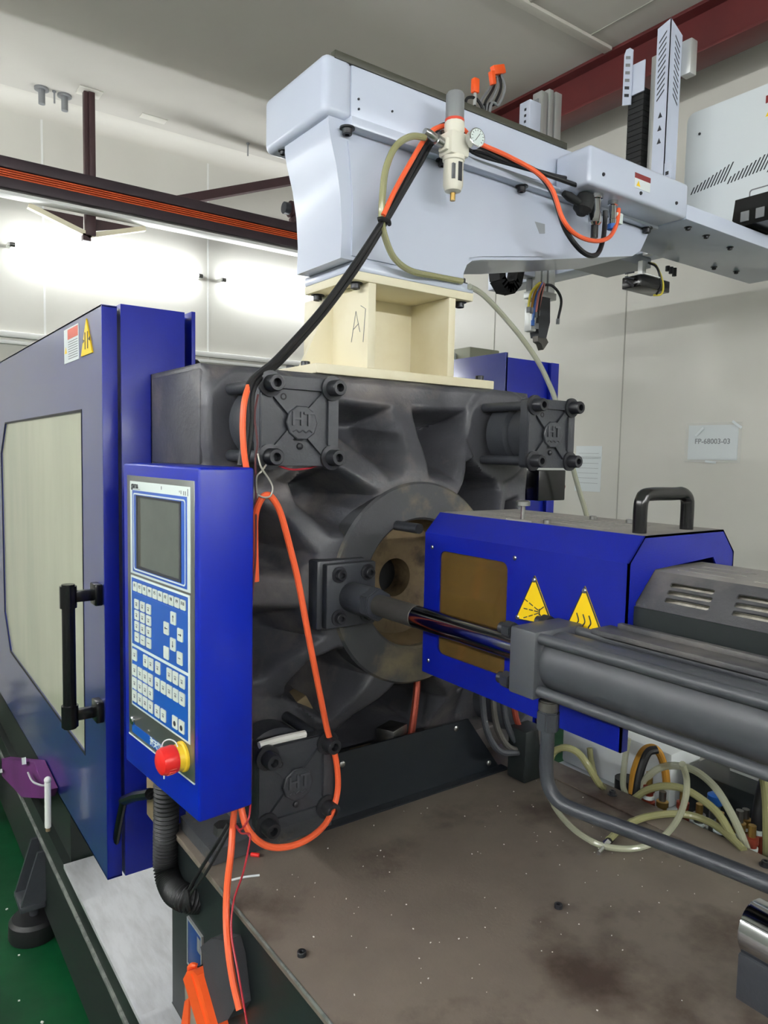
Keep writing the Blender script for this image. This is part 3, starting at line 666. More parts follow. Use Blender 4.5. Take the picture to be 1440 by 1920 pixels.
# ------------------------------------------------------------------ tie-bar covers (plate centre at local origin, face at y = 0)
def cover_mesh_parts(root):
    s = 0.0835
    MB().prism(rrect(-s, s, -s, s, 0.010, 4), 'y', 0.008, 0.030, 0.002).build('cover_plate', 'iron_dark', root)
    h1 = [(-0.046, 0.060), (0.050, 0.060), (0.014, 0.024), (-0.012, 0.024)]
    h2 = [(-0.060, 0.046), (-0.060, -0.050), (-0.026, -0.014), (-0.026, 0.012)]
    h3 = [(0.060, 0.050), (0.026, 0.014), (0.026, -0.012), (0.060, -0.046)]
    h4 = [(-0.048, -0.062), (0.046, -0.062), (0.013, -0.030), (-0.014, -0.030)]
    MB().plate(rrect(-s+0.001, s-0.001, -s+0.001, s-0.001, 0.010, 4), [h1, h2, h3, h4], 'y', 0.0015, 0.0085).build('rib_cross', 'iron_dark', root)
    em = MB().lathe([(0.033, 0.002), (0.033, -0.0015), (0.031, -0.003), (0, -0.003)], (0, 0, -0.002), (0, 1, 0), 10).build('emblem', 'iron_dark', root)
    text('lettering', 'HT', 0.036, 'cyl_grey', 0.0016, em, (0, -0.0045, 0.004), FACE_NY, 'CENTER', 0.0006)
    MB().tube([(-0.020, -0.0035, -0.019), (-0.013, -0.0035, -0.016), (-0.006, -0.0035, -0.020), (0.001, -0.0035, -0.016), (0.008, -0.0035, -0.020), (0.015, -0.0035, -0.016), (0.021, -0.0035, -0.019)], 0.0014, 6).build('wave_line', 'cyl_grey', em)
    MB().lathe([(0.0065, 0.001), (0.006, -0.004), (0.003, -0.006), (0, -0.006)], (0.0, 0.008, -0.046), (0, 1, 0), 12).build('vent_plug', 'bolt_black', root)
    MB().lathe([(0.0065, 0.001), (0.0065, -0.001), (0.004, -0.001), (0.004, 0.004), (0, 0.004)], (-0.038, 0.002, 0.045), (0, 1, 0), 12).build('oil_hole', 'matte_black', root)
    MB().lathe([(0.074, 0.028), (0.074, 0.075), (0.066, 0.080), (0.066, 0.088), (0.080, 0.093), (0.080, 0.150)], (0, 0, 0), (0, 1, 0), 36).build('nut_barrel', 'iron_dark', root)
    for dx in (-0.0665, 0.0665):
        for dz in (-0.0665, 0.0665):
            b = put('cap_screw', SCREW, (dx, 0.004, dz), root)
            MB().cyl((dx, 0.028, dz), (dx, 0.172, dz), 0.0115, 14).build('standoff_rod', 'iron_dark', root)
tb = thing('tie_bar_cover', 'square black cover with raised HT emblem at the upper left of the platen', 'cover', (0.679, 1.203, 1.658), group='tie-bar end covers', local=True)
cover_mesh_parts(tb)
t = copy_tree(tb); t.location = (1.381, 1.203, 1.658); t['label'] = 'square black cover with HT emblem at the upper right, its nut barrel visible'
t = copy_tree(tb); t.location = (0.679, 1.203, 0.955); t['label'] = 'dusty square black cover low down by the bed, crossed by the orange cable'

# ------------------------------------------------------------------ injection carriage cylinder
AX, AZ = 0.825, 1.303
cy = thing('carriage_cylinder', 'dark grey hydraulic cylinder with tie rods pulling on the platen', 'hydraulic cylinder', (AX, 0.7, AZ-0.06))
mb = MB().box(0.752, 0.872, 1.262, 1.30, 1.236, 1.380, 0.005).build('mount_block', 'iron_dark', cy)
MB().box(0.764, 0.886, 1.243, 1.2635, 1.240, 1.374, 0.004).build('flange_plate', 'iron_dark', mb)
for x in (0.793, 0.864):
    for z in (1.262, 1.352): put('cap_screw', SCREW_M, (x, 1.244, z), mb)
MB().lathe([(0.031, 0), (0.031, -0.075), (0.029, -0.078)], (AX, 1.245, AZ), (0, 1, 0), 32).build('coupling', 'iron_dark', cy)
MB().cyl((AX, 1.145, AZ), (AX, 1.172, AZ), 0.034, 6, bev=0.002).build('lock_nut', 'iron_dark', cy)
MB().lathe([(0.021, 1.147), (0.021, 1.03), (0.0215, 1.029), (0.0215, 1.026), (0.0205, 1.025)], (AX, 0, AZ), (0, 1, 0), 28).build('rod_end', 'steel_grey', cy)
MB().cyl((AX, 0.70, AZ), (AX, 1.030, AZ), 0.0205, 32).build('piston_rod', 'rod_chrome', cy)
hb = MB().box(0.772, 0.878, 0.690, 0.740, 1.252, 1.352, 0.004, 2).build('head_block', 'cyl_grey', cy)
MB().lathe([(0.034, 0), (0.034, 0.012), (0.028, 0.016), (0.0215, 0.017)], (AX, 0.741, AZ), (0, 1, 0), 28).build('gland', 'iron_dark', hb)
MB().cyl((AX, -0.35, AZ), (AX, 0.690, AZ), 0.0430, 48).build('barrel', 'cyl_grey', cy)
for dx in (-0.0405, 0.0405):
    for dz in (-0.0385, 0.0385):
        rd = MB().cyl((AX+dx, -0.35, AZ+dz), (AX+dx, 0.752, AZ+dz), 0.0080, 16).build('tie_rod', 'cyl_grey', cy)
        MB().cyl((AX+dx, 0.742, AZ+dz), (AX+dx, 0.760, AZ+dz), 0.0135, 6, bev=0.0015).cyl((AX+dx, 0.758, AZ+dz), (AX+dx, 0.770, AZ+dz), 0.0088, 14).build('tie_rod_nut', 'bolt_black', rd)
MB().box(0.842, 0.8872, -0.35, 0.650, 1.3495, 1.3575, 0.002).build('cover_strip', 'dusty_dark', cy)
MB().box(0.876, 0.8872, -0.35, 0.630, 1.3555, 1.365, 0.002).build('strip_rib', 'dusty_dark', cy)
# oil pipe under it
hp = thing('oil_pipe', 'black steel oil pipe bending from a fitting under the cylinder', 'pipe', (0.825, 0.70, 1.10))
MB().cyl((0.806, 0.690, 1.231), (0.806, 0.690, 1.248), 0.0150, 20, bev=0.002).build('fitting_collar', 'steel_grey', hp)
MB().cyl((0.806, 0.690, 1.203), (0.806, 0.690, 1.232), 0.0175, 6, bev=0.002).build('fitting_nut', 'iron_dark', hp)
MB().tube([(0.806, 0.690, 1.215), (0.806, 0.690, 1.18), (0.806, 0.690, 1.145), (0.807, 0.684, 1.118), (0.811, 0.664, 1.101), (0.820, 0.620, 1.0985), (0.826, 0.50, 1.109), (0.828, 0.376, 1.119), (0.832, 0.10, 1.135), (0.832, -0.3, 1.14)], 0.0105, 14, 8).build('pipe', 'iron_dark', hp)

# ------------------------------------------------------------------ blue nozzle guard
GX0, GX1, GY0, GY1 = 0.888, 1.172, 0.623, 1.083
ng = thing('nozzle_guard', 'blue sheet-metal nozzle guard with amber window, warning triangles and black handle', 'guard', (1.03, 0.85, 1.165))
ch = 0.036; zt = 1.489; zs = 1.451; zb = 1.172
th = 0.003
wnd = rrect(0.861, 1.038, 1.223, 1.421, 0.014)
MB().plate([(GY0, zb), (GY1, zb+0.004), (GY1, zs), (GY0, zs)], [wnd], 'x', GX0, GX0+th).build('side_panel', 'blue_paint', ng)
MB().box(GX1-th, GX1, GY0, GY1, zb, zs).build('side_panel', 'blue_paint', ng)
for sx, xa, xb in ((1, GX0, GX0+ch), (-1, GX1, GX1-ch)):
    MB().poly([(xa, GY0, zs), (xb, GY0, zt), (xb, GY1, zt), (xa, GY1, zs), (xa+sx*th, GY0, zs-0.001), (xb, GY0, zt-th), (xb, GY1, zt-th), (xa+sx*th, GY1, zs-0.001)],
              [(0, 1, 2, 3), (4, 7, 6, 5), (0, 4, 5, 1), (3, 2, 6, 7), (0, 3, 7, 4), (1, 5, 6, 2)]).build('chamfer_panel', 'blue_paint', ng)
slots = []
for r in range(5):
    for c in range(2):
        y0 = 0.72+c*0.165; x = 0.968+r*0.028
        slots.append([(x-0.004, y0), (x+0.004, y0), (x+0.004, y0+0.13), (x-0.004, y0+0.13)])
MB().plate([(GX0+ch, GY0), (GX1-ch, GY0), (GX1-ch, GY1), (GX0+ch, GY1)], slots, 'z', zt-th, zt).build('top_panel', 'dusty_top', ng)
endp = [(GX0, zb), (GX0, zs), (GX0+ch, zt), (GX1-ch, zt), (GX1, zs), (GX1, zb), (1.142, zb), (1.142, 1.405), (1.110, 1.446), (0.952, 1.438), (0.908, 1.393), (0.904, zb)]
MB().prism(endp, 'y', GY0, GY0+th).build('end_panel', 'blue_paint', ng)
MB().plate([(0.855, 1.217), (1.044, 1.217), (1.044, 1.427), (0.855, 1.427)], [], 'x', GX0+0.0035, GX0+0.006).build('window_pane', 'amber_window', ng)
sm = MB(); sm.lathe([(0.004, 0), (0.004, -0.0012), (0.0022, -0.0024), (0, -0.0024)], (0, 0, 0), (1, 0, 0), 10); RIV = sm.mesh('rivet', 'steel', 35)
for y, z in ((1.061, 1.424), (0.845, 1.431), (1.064, 1.202), (0.845, 1.215)): put('rivet', RIV, (GX0, y, z), ng)
# handle on top
MB().tube([(0.955, 0.655, zt), (0.955, 0.655, zt+0.035), (0.958, 0.655, zt+0.050), (0.972, 0.655, zt+0.058), (1.04, 0.655, zt+0.058), (1.064, 0.655, zt+0.058), (1.078, 0.655, zt+0.050), (1.081, 0.655, zt+0.035), (1.081, 0.655, zt)], 0.0105, 16, 6).build('handle', 'gloss_black', ng)
kn = MB().cyl((0.935, 0.875, zt), (0.935, 0.875, zt+0.030), 0.0035, 10).build('knob', 'steel', ng)
MB().lathe([(0.004, 0), (0.0125, 0.001), (0.0125, 0.008), (0.010, 0.010), (0, 0.010)], (0.935, 0.875, zt+0.026), (0, 0, 1), 18).build('knob_head', 'steel_worn', kn)
MB().box(0.925, 0.948, 0.845, 0.905, zt, zt+0.003).build('knob_plate', 'dusty_top', kn)
for x, y in ((0.938, 0.822), (1.085, 0.842), (1.085, 0.765)):
    MB().lathe([(0.0065, 0), (0.0065, 0.006), (0.004, 0.007), (0, 0.007)], (x, y, zt), (0, 0, 1), 12).build('top_screw', 'steel', ng)
# warning triangles
def tri_sign(pts, kind):
    s = MB().prism(pts, 'x', GX0-0.0022, GX0).build('warning_triangle', 'sign_yellow', ng, label='yellow triangular warning plate')
    cxm = sum(p[0] for p in pts)/3; czm = sum(p[1] for p in pts)/3
    k = 0.93; q = [(cxm+(p[0]-cxm)*k, czm+(p[1]-czm)*k) for p in pts]
    MB().plate(pts, [q], 'x', GX0-0.0027, GX0-0.001).build('black_border', 'ink_dark', s)
    for p in pts: put('rivet', RIV, (GX0-0.002, cxm+(p[0]-cxm)*0.86, czm+(p[1]-czm)*0.86), s)
    if kind == 'jet':
        for a in (-0.45, 0.0, 0.45):
            for j in range(3):
                y0 = cxm-0.010+j*0.0115; dz = math.sin(a)*(0.010+j*0.0115)
                MB().obox((GX0-0.0026, y0+0.004, czm-0.006+dz), (0.0005, 0, 0), (0, 0.0040, 0.0040*math.sin(a)), (0, 0, 0.0008)).build('dash', 'ink_dark', s)
        for sz in (-1, 1):
            MB().obox((GX0-0.0026, cxm-0.0165, czm-0.006+sz*0.006), (0.0005, 0, 0), (0, 0.005, sz*-0.004), (0, 0, 0.0009)).build('nozzle_mark', 'ink_dark', s)
        MB().obox((GX0-0.0026, cxm-0.0125, czm-0.006), (0.0005, 0, 0), (0, 0.0008, 0), (0, 0, 0.005)).build('nozzle_mark', 'ink_dark', s)
    else:
        for dy in (0.010, -0.002, -0.013):
            MB().tube([(GX0-0.0024, cxm+dy, czm-0.020), (GX0-0.0024, cxm+dy+0.004, czm-0.011), (GX0-0.0024, cxm+dy, czm-0.003), (GX0-0.0024, cxm+dy+0.004, czm+0.008)], 0.0011, 6).build('heat_wave', 'ink_dark', s)
tri_sign([(0.838, 1.329), (0.756, 1.333), (0.799, 1.408)], 'jet')
tri_sign([(0.734, 1.330), (0.657, 1.330), (0.698, 1.407)], 'heat')
# barrel with heater bands inside the guard, reaching to the nozzle
br = thing('injection_barrel', 'steel injection barrel with nozzle inside the blue guard', 'machine part', (1.03, 0.8, 1.25))
MB().cyl((1.03, 0.2, 1.307), (1.03, 1.05, 1.307), 0.055, 28).build('barrel_tube', 'steel_worn', br)
for y in (0.70, 0.84, 0.97): MB().cyl((1.03, y, 1.307), (1.03, y+0.09, 1.307), 0.064, 28).build('heater_band', 'steel_grey', br)
MB().lathe([(0.055, 1.05), (0.035, 1.065), (0.022, 1.085), (0.012, 1.10)], (1.03, 0, 1.307), (0, 1, 0), 24).build('nozzle', 'steel_worn', br)
# ------------------------------------------------------------------ dark slotted barrel cover
bc = thing('barrel_cover', 'dusty dark slotted barrel cover sliding into the blue nozzle guard', 'cover', (1.03, 0.3, 1.32))
E0, E1 = -0.35, 0.640
zz = [(0.907, 1.345), (0.907, 1.388), (0.953, 1.436), (1.107, 1.436), (1.150, 1.388), (1.150, 1.345)]
def facet(name, a, b, holes, m):
    """one sheet between section points a and b, from E0 to E1, with slots given as (y0, y1, f0, f1)"""
    a, b = Vector((a[0], 0, a[1])), Vector((b[0], 0, b[1])); d = b-a; n = Vector((-d.z, 0, d.x)).normalized()*0.003
    if n.z < 0 or (abs(n.z) < 1e-6 and n.x > 0): n = -n
    outer = [(E0, 0), (E1, 0), (E1, 1), (E0, 1)]; hs = []
    for y0, y1, f0, f1 in holes:
        r = (f1-f0)/2; ry = r*d.length; hs.append([(y0, f0+r*0.3), (y0+ry*0.6, f0), (y1-ry*0.6, f0), (y1, f0+r*0.3), (y1, f1-r*0.3), (y1-ry*0.6, f1), (y0+ry*0.6, f1), (y0, f1-r*0.3)])
    mbx = MB(); mbx.plate(outer, hs, 'x', 0, 1)
    for v in mbx.bm.verts:
        t, y, f = v.co.x, v.co.y, v.co.z
        v.co = a+d*f+Vector((0, y, 0))-n*(1-t)
    return mbx.build(name, m, bc)
sl = []
for c in range(6):
    y1 = 0.585-c*0.098
    for r in range(3): sl.append((y1-0.066+r*0.002, y1+r*0.002, 0.24+r*0.20, 0.365+r*0.20))
facet('slotted_side', zz[1], zz[2], sl, 'dusty_dark')
facet('slotted_side', zz[4], zz[3], [], 'dusty_dark')
tsl = []
for c in range(6):
    y1 = 0.610-c*0.115
    for r in range(3): tsl.append((y1-0.085, y1, 0.22+r*0.22, 0.27+r*0.22))
facet('top_sheet', zz[2], zz[3], tsl, 'dusty_top')
MB().box(0.904, 0.9075, E0, E1, 1.27, 1.388).build('lower_side', 'bed_side', bc)
MB().box(1.1495, 1.153, E0, E1, 1.27, 1.388).build('lower_side', 'bed_side', bc)
MB().prism([(0.925, 1.335), (0.925, 1.382), (0.960, 1.420), (1.10, 1.420), (1.135, 1.38), (1.135, 1.335)], 'y', E0, E1-0.02).build('insulation', 'heater_mesh', bc)

# ------------------------------------------------------------------ cream robot stand on the platen
st = thing('robot_stand', 'cream welded steel stand with an open cell on top of the platen', 'stand', (1.1, 1.55, 1.776))
MB().box(0.826, 1.370, 1.40, 1.71, 1.777, 1.799, 0.002).build('base_plate', 'cream_paint', st)
MB().box(0.921, 1.287, 1.40, 1.625, 1.994, 2.014, 0.002).build('head_plate', 'cream_paint', st)
MB().box(0.963, 0.985, 1.402, 1.70, 1.799, 1.994, 0.002).build('side_plate', 'cream_paint', st)
MB().box(1.208, 1.230, 1.402, 1.70, 1.799, 1.994, 0.002).build('side_plate', 'cream_paint', st)
MB().prism([(0.870, 1.799), (0.963, 1.994), (0.963, 1.799)], 'y', 1.555, 1.567).build('gusset', 'cream_paint', st)
MB().prism([(1.320, 1.799), (1.230, 1.994), (1.230, 1.799)], 'y', 1.555, 1.567).build('gusset', 'cream_paint', st)
MB().box(0.985, 1.208, 1.555, 1.567, 1.799, 1.994).build('web_plate', 'cream_paint', st)
for x, y in ((0.87, 1.60), (0.855, 1.50), (1.345, 1.43)): put('hold_down_screw', SCREW_M, (x, y, 1.797), st, UPW)
for x, y in ((0.945, 1.43), (0.945, 1.60), (1.268, 1.43)): put('flange_screw', SCREW_M, (x, y, 1.996), st, DOWN)
# handwritten A7 on the side plate (thin pen strokes)
pen = [[(1.470, 1.865), (1.452, 1.935), (1.434, 1.885)], [(1.464, 1.893), (1.440, 1.905)], [(1.432, 1.945), (1.412, 1.935), (1.420, 1.86)]]
for s in pen: MB().tube([(0.9625, y, z) for y, z in s], 0.0008, 5, smooth=False).build('pen_stroke', 'ink_grey', st)

# ------------------------------------------------------------------ take-out robot: bracket and traverse beam
rb = thing('robot_traverse', 'white robot beam on a flared bracket reaching right over the machine', 'robot', (1.1, 1.5, 2.014))
MB().box(0.921, 1.287, 1.40, 1.625, 2.014, 2.036, 0.003).build('bracket_flange', 'robot_white', rb)
bpoly = [(0.888, 2.036), (0.890, 2.10), (0.885, 2.17), (0.874, 2.23), (0.858, 2.285), (0.852, 2.315), (0.852, 2.332), (2.035, 2.332), (2.010, 2.285), (1.985, 2.245), (1.945, 2.222), (1.50, 2.134), (1.315, 2.104), (1.283, 2.096), (1.264, 2.082), (1.256, 2.06), (1.256, 2.036)]
MB().prism(bpoly, 'y', 1.405, 1.605, 0.006).build('bracket', 'robot_white', rb)
MB().prism([(0.915, 2.045), (0.915, 2.17), (0.905, 2.26), (0.90, 2.29), (1.30, 2.29), (1.42, 2.275), (1.50, 2.24), (1.535, 2.19), (1.54, 2.15), (1.315, 2.112), (1.27, 2.10), (1.245, 2.045)], 'y', 1.400, 1.4065, 0.003).build('raised_panel', 'robot_white', rb)
ins = [(1.448, 1.402, 2.236), (1.546, 1.402, 2.238), (1.548, 1.402, 2.214), (1.45, 1.402, 2.196)]
MB().prism([(p[0], p[2]) for p in ins], 'y', 1.4025, 1.4065, 0.001).build('inset', 'robot_grey', rb)
MB().box(0.905, 2.05, 1.40, 1.68, 2.332, 2.455, 0.006).build('beam', 'robot_white', rb)
MB().box(0.835, 0.910, 1.397, 1.684, 2.330, 2.461, 0.018, 4).build('end_cap', 'robot_white', rb)
MB().box(0.893, 2.03, 1.376, 1.41, 2.312, 2.334, 0.002).build('lower_rail', 'robot_white', rb)
MB().box(0.90, 2.03, 1.60, 1.66, 2.312, 2.334, 0.002).build('lower_rail', 'robot_white', rb)
MB().box(0.862, 1.62, 1.398, 1.415, 2.453, 2.470, 0.001).build('rail_strip', 'strip_olive', rb)
for (x, y, z) in [(0.892, 1.392, 2.314), (1.167, 1.392, 2.302), (1.44, 1.392, 2.308), (1.715, 1.392, 2.311), (1.994, 1.392, 2.311)]: put('hex_screw', SCREW_M, (x, 1.392, 2.313), rb, DOWN)
for (x, y, z) in [(0.925, 1.4, 2.385), (0.926, 1.4, 2.364), (1.018, 1.4, 2.385)]: MB().cyl((x, 1.397, z), (x, 1.402, z), 0.0025, 8).build('tapped_hole', 'ink_dark', rb)
for (x, y) in ((0.875, 1.43), (0.86, 1.63)): put('cap_screw', SCREW_S, (x, y, 2.331), rb, DOWN)
put('base_screw', SCREW_M, (1.262, 1.42, 2.035), rb, UPW); put('base_screw', SCREW_M, (0.940, 1.42, 2.035), rb, UPW); put('base_screw', SCREW_M, (0.940, 1.60, 2.035), rb, UPW)
# connector box and beam extension
bx = MB().box(1.573, 2.030, 1.280, 1.397, 2.320, 2.420, 0.010, 3).build('connector_box', 'robot_white', rb)
lbp = [(1.766, 1.279, 2.429), (1.838, 1.279, 2.426), (1.841, 1.279, 2.385), (1.769, 1.279, 2.387)]
lx0, lx1 = lbp[0][0], lbp[1][0]
ll = MB().box(lx0, lx1, 1.2788, 1.2802, 2.352, 2.392).build('warning_label', 'paper', bx)
MB().box(lx0, lx1, 1.2784, 1.2792, 2.378, 2.392).build('heading', 'label_maroon', ll)
MB().prism([(lx0+0.008, 2.358), (lx0+0.026, 2.358), (lx0+0.017, 2.373)], 'y', 1.2784, 1.2792).build('pictogram', 'sign_yellow', ll)
for (x, y, z) in [(1.63, 1.278, 2.354), (1.796, 1.278, 2.342), (1.969, 1.278, 2.352)]: MB().sphere((x, 1.279, z), 0.005, 10).build('button_screw', 'bolt_black', bx)
MB().box(2.026, 2.95, 1.280, 1.57, 2.318, 2.362, 0.003).build('extension_beam', 'robot_white', rb)
MB().box(1.70, 2.03, 1.396, 1.57, 2.312, 2.325, 0.002).build('extension_beam', 'robot_grey', rb)
MB().box(2.03, 2.95, 1.30, 1.33, 2.362, 2.372).build('rail_strip', 'strip_olive', rb)
for (x, y) in ((2.10, 1.32), (2.22, 1.33), (2.10, 1.50), (2.40, 1.35), (2.6, 1.52), (2.72, 1.50)): put('cap_screw', SCREW_S, (x, y, 2.319), rb, DOWN)
# plugs under the box
pg = thing('round_plug', 'large chrome round plug under the white connector box', 'connector', (1.66, 1.325, 2.20))
pf = thing('push_fitting', 'slim chrome air fitting with blue collar taking the orange hose', 'fitting', (1.735, 1.325, 2.24))
pk = thing('black_plug', 'bulky black round plug left of the chrome plug', 'connector', (1.62, 1.33, 2.26))
MB().lathe([(0.020, 0), (0.020, 0.012), (0.016, 0.014), (0.016, 0.045), (0.018, 0.048), (0.018, 0.075), (0.012, 0.082)], (1.660, 1.325, 2.320), (0, 0, -1), 20).build('shell', 'chrome', pg)
MB().lathe([(0.014, 0), (0.014, 0.012), (0.010, 0.014), (0.010, 0.050), (0.012, 0.052), (0.012, 0.066), (0.007, 0.072)], (1.735, 1.325, 2.320), (0, 0, -1), 18).build('fitting_body', 'chrome', pf)
MB().lathe([(0.013, 0.064), (0.013, 0.078), (0.008, 0.08)], (1.735, 1.325, 2.320), (0, 0, -1), 16).build('blue_collar', 'cable_blue', pf)
MB().box(1.748, 1.776, 1.318, 1.332, 2.262, 2.292, 0.003).build('tag', 'panel_white', pf)
MB().lathe([(0.012, 0), (0.022, 0.006), (0.026, 0.02), (0.026, 0.045), (0.018, 0.052), (0.012, 0.06)], (1.628, 1.33, 2.318), (-0.25, 0.1, -1), 18).build('shell', 'matte_black', pk)
MB().lathe([(0.010, 0), (0.012, 0.05), (0.008, 0.07)], (1.61, 1.33, 2.285), (-1, 0.1, 0.25), 12).build('plug_boot', 'matte_black', pk)
MB().lathe([(0.010, 0), (0.010, 0.04)], (1.660, 1.325, 2.245), (0, 0, -1), 12).build('cable_gland', 'gloss_black', pg)

# ------------------------------------------------------------------ robot kick beam, arms
kb = thing('robot_kick_beam', 'white slotted housing and cross beam standing on the right end of the robot', 'robot', (2.75, 1.5, 2.362))
MB().prism(rrect(0.80, 1.628, 2.44, 2.885, 0.030, 5), 'x', 2.55, 2.556, 0.001).build('front_cover', 'robot_panel', kb, 0)
for i in range(26):
    y = 1.600-i*0.0128; ph = (i % 11)/10.0
    h = 0.024+0.036*ph; zc = 2.600+0.030*ph
    MB().prism([(y, zc-h/2), (y-0.005, zc-h/2), (y-0.005-h*0.5, zc+h/2), (y-h*0.5, zc+h/2)], 'x', 2.5494, 2.5510).build('vent_slot', 'ink_dark', kb, 0)
MB().prism(rrect(0.803, 1.625, 2.443, 2.882, 0.028, 5), 'x', 2.565, 2.86, 0.004).build('cover_body', 'robot_panel', kb)
MB().box(2.554, 2.566, 0.81, 1.62, 2.46, 2.87).build('cover_shadow_gap', 'ink_dark', kb)
for y, z in ((1.575, 2.80), (1.54, 2.50)): MB().sphere((2.549, y, z), 0.005, 10).build('button_screw', 'bolt_black', kb)
kl = MB().box(2.5485, 2.5505, 1.24, 1.335, 2.765, 2.845).build('warning_label', 'paper', kb)
MB().box(2.5475, 2.549, 1.24, 1.335, 2.820, 2.845).build('heading', 'label_maroon', kl)
MB().prism([(1.333, 2.775), (1.305, 2.775), (1.319, 2.80)], 'x', 2.5475, 2.549).build('pictogram', 'sign_yellow', kl)
MB().plate(rrect(1.0, 1.375, 2.40, 2.545, 0.010), [rrect(1.004, 1.371, 2.404, 2.541, 0.008)], 'x', 2.5487, 2.5505).build('hatch_outline', 'ink_grey', kb)
MB().box(2.50, 2.62, 1.63, 2.62, 2.40, 2.50, 0.006).build('cross_beam', 'robot_white', kb)
MB().box(2.20, 2.588, 1.78, 1.99, 2.362, 2.40, 0.002).build('carriage_plate', 'robot_grey', kb)
MB().box(2.56, 2.86, 1.36, 1.58, 2.362, 2.444).build('carriage_foot', 'robot_white', kb)
bt = thing('cable_tray_box', 'black cable carrier box on the robot beam at the right edge', 'cable carrier', (2.45, 1.4, 2.362))
MB().prism([(1.08, 2.375), (1.318, 2.375), (1.342, 2.40), (1.335, 2.465), (1.08, 2.465)], 'x', 2.39, 2.546, 0.003).build('tray', 'gloss_black', bt)
for k in range(5):
    MB().box(2.386, 2.391, 1.285-k*0.05, 1.312-k*0.05, 2.388, 2.420).build('link_window', 'grey_plastic', bt)

def chain(parent, pts, w, h, n):
    """cable chain: links along a path of points (x, y, z), width along x"""
    P = [Vector(p) for p in pts]; L = [0]
    for a, b in zip(P, P[1:]): L.append(L[-1]+(b-a).length)
    for k in range(n):
        s = L[-1]*(k+0.5)/n; i = max(j for j in range(len(P)-1) if L[j] <= s)
        p = P[i].lerp(P[i+1], (s-L[i])/(L[i+1]-L[i])); d = (P[i+1]-P[i]).normalized(); q = d.cross(Vector((1, 0, 0)))
        MB().obox(p, (w/2, 0, 0), d*(L[-1]/n*0.46), q*(h/2)).build('chain_link', 'matte_black', parent, 0)
# main arm
ma = thing('robot_main_arm', 'tall white slotted vertical robot arm standing beside the slotted housing', 'robot arm', (2.40, 1.62, 2.36))
MB().prism([(1.597, 2.36), (1.650, 2.36), (1.650, 3.140), (1.597, 3.155)], 'x', 2.372, 2.375).build('side_cover', 'robot_white', ma, 0)
MB().prism([(2.372, 2.36), (2.445, 2.36), (2.445, 3.12), (2.372, 3.155)], 'y', 1.597, 1.600).build('front_cover', 'robot_white', ma, 0)
for k in range(11):
    z = 3.085-k*0.020
    MB().prism([(1.641, z), (1.641, z+0.006), (1.612, z+0.036), (1.612, z+0.030)], 'x', 2.3714, 2.3730).build('vent_slot', 'ink_dark', ma, 0)
    MB().prism([(2.432, z-0.012), (2.432, z-0.006), (2.402, z+0.024), (2.402, z+0.018)], 'y', 1.5964, 1.5980).build('vent_slot', 'ink_dark', ma, 0)
for k in range(3):
    MB().prism([(1.632, 2.735+k*0.045), (1.615, 2.735+k*0.045), (1.6235, 2.755+k*0.045)], 'x', 2.3714, 2.3730).build('arrow_mark', 'ink_dark', ma, 0)
MB().box(2.378, 2.442, 1.603, 1.648, 2.36, 3.13).build('profile_core', 'ink_dark', ma)
MB().box(2.375, 2.445, 1.648, 1.652, 2.36, 3.14).build('back_cover', 'robot_white', ma)
MB().box(2.445, 2.485, 1.560, 1.60, 2.98, 3.10, 0.004).build('top_bracket', 'aluminium', ma)
MB().box(2.40, 2.43, 1.665, 1.69, 2.36, 3.07, 0.003).build('guide_profile', 'aluminium', ma)
MB().prism([(1.750, 2.915), (1.786, 2.925), (1.786, 3.105), (1.778, 3.122), (1.762, 3.122), (1.750, 3.112)], 'x', 2.368, 2.374, 0.001).build('slotted_bracket', 'robot_white', ma, 0)
for k in range(6):
    MB().prism([(1.758, 2.945+k*0.027), (1.778, 2.953+k*0.027), (1.778, 2.964+k*0.027), (1.758, 2.956+k*0.027)], 'x', 2.3674, 2.3685).build('bracket_slot', 'ink_dark' if k < 2 else 'grey_plastic', ma, 0)
MB().box(2.376, 2.382, 1.70, 1.782, 2.95, 3.06, 0.002).build('bracket_plate', 'robot_white', ma)
chain(ma, [(2.41, 1.735, 2.64), (2.41, 1.735, 2.965)], 0.06, 0.066, 16)
MB().box(2.372, 2.39, 1.57, 1.60, 2.42, 2.66, 0.004).build('lower_bracket', 'robot_white', ma)
for k in range(4): MB().box(2.3705, 2.373, 1.578, 1.590, 2.615-k*0.03, 2.627-k*0.03).build('slot', 'ink_dark', ma)
# wrist under the beam
wr_ = thing('robot_wrist', 'small dark gripper wrist with yellow leads hanging under the beam', 'gripper', (2.30, 1.64, 2.16))
(w0, w1, w2, w3) = [(2.331, 1.64, 2.337), (2.368, 1.64, 2.286), (2.291, 1.64, 2.245), (2.439, 1.64, 2.239)]
MB().box(w0[0]-0.012, w0[0]+0.012, 1.63, 1.65, w2[2], 2.318, 0.002).build('hanger', 'aluminium', wr_)
MB().box(w2[0]-0.02, w3[0]+0.01, 1.60, 1.68, w2[2]-0.030, w2[2]+0.012, 0.004).build('wrist_block', 'gloss_black', wr_)
MB().box(w2[0]-0.01, w1[0]+0.01, 1.595, 1.64, w2[2]+0.012, w2[2]+0.016).build('cover', 'white_plastic', wr_)
MB().tube([(w0[0]+0.03, 1.63, 2.315), (w1[0]+0.02, 1.62, w1[2]+0.02), (w1[0]+0.035, 1.60, w2[2]), (w1[0]+0.03, 1.60, w2[2]-0.04), (w1[0]+0.01, 1.62, w2[2]-0.045)], 0.004, 7).build('yellow_lead', 'cable_yellow', wr_)
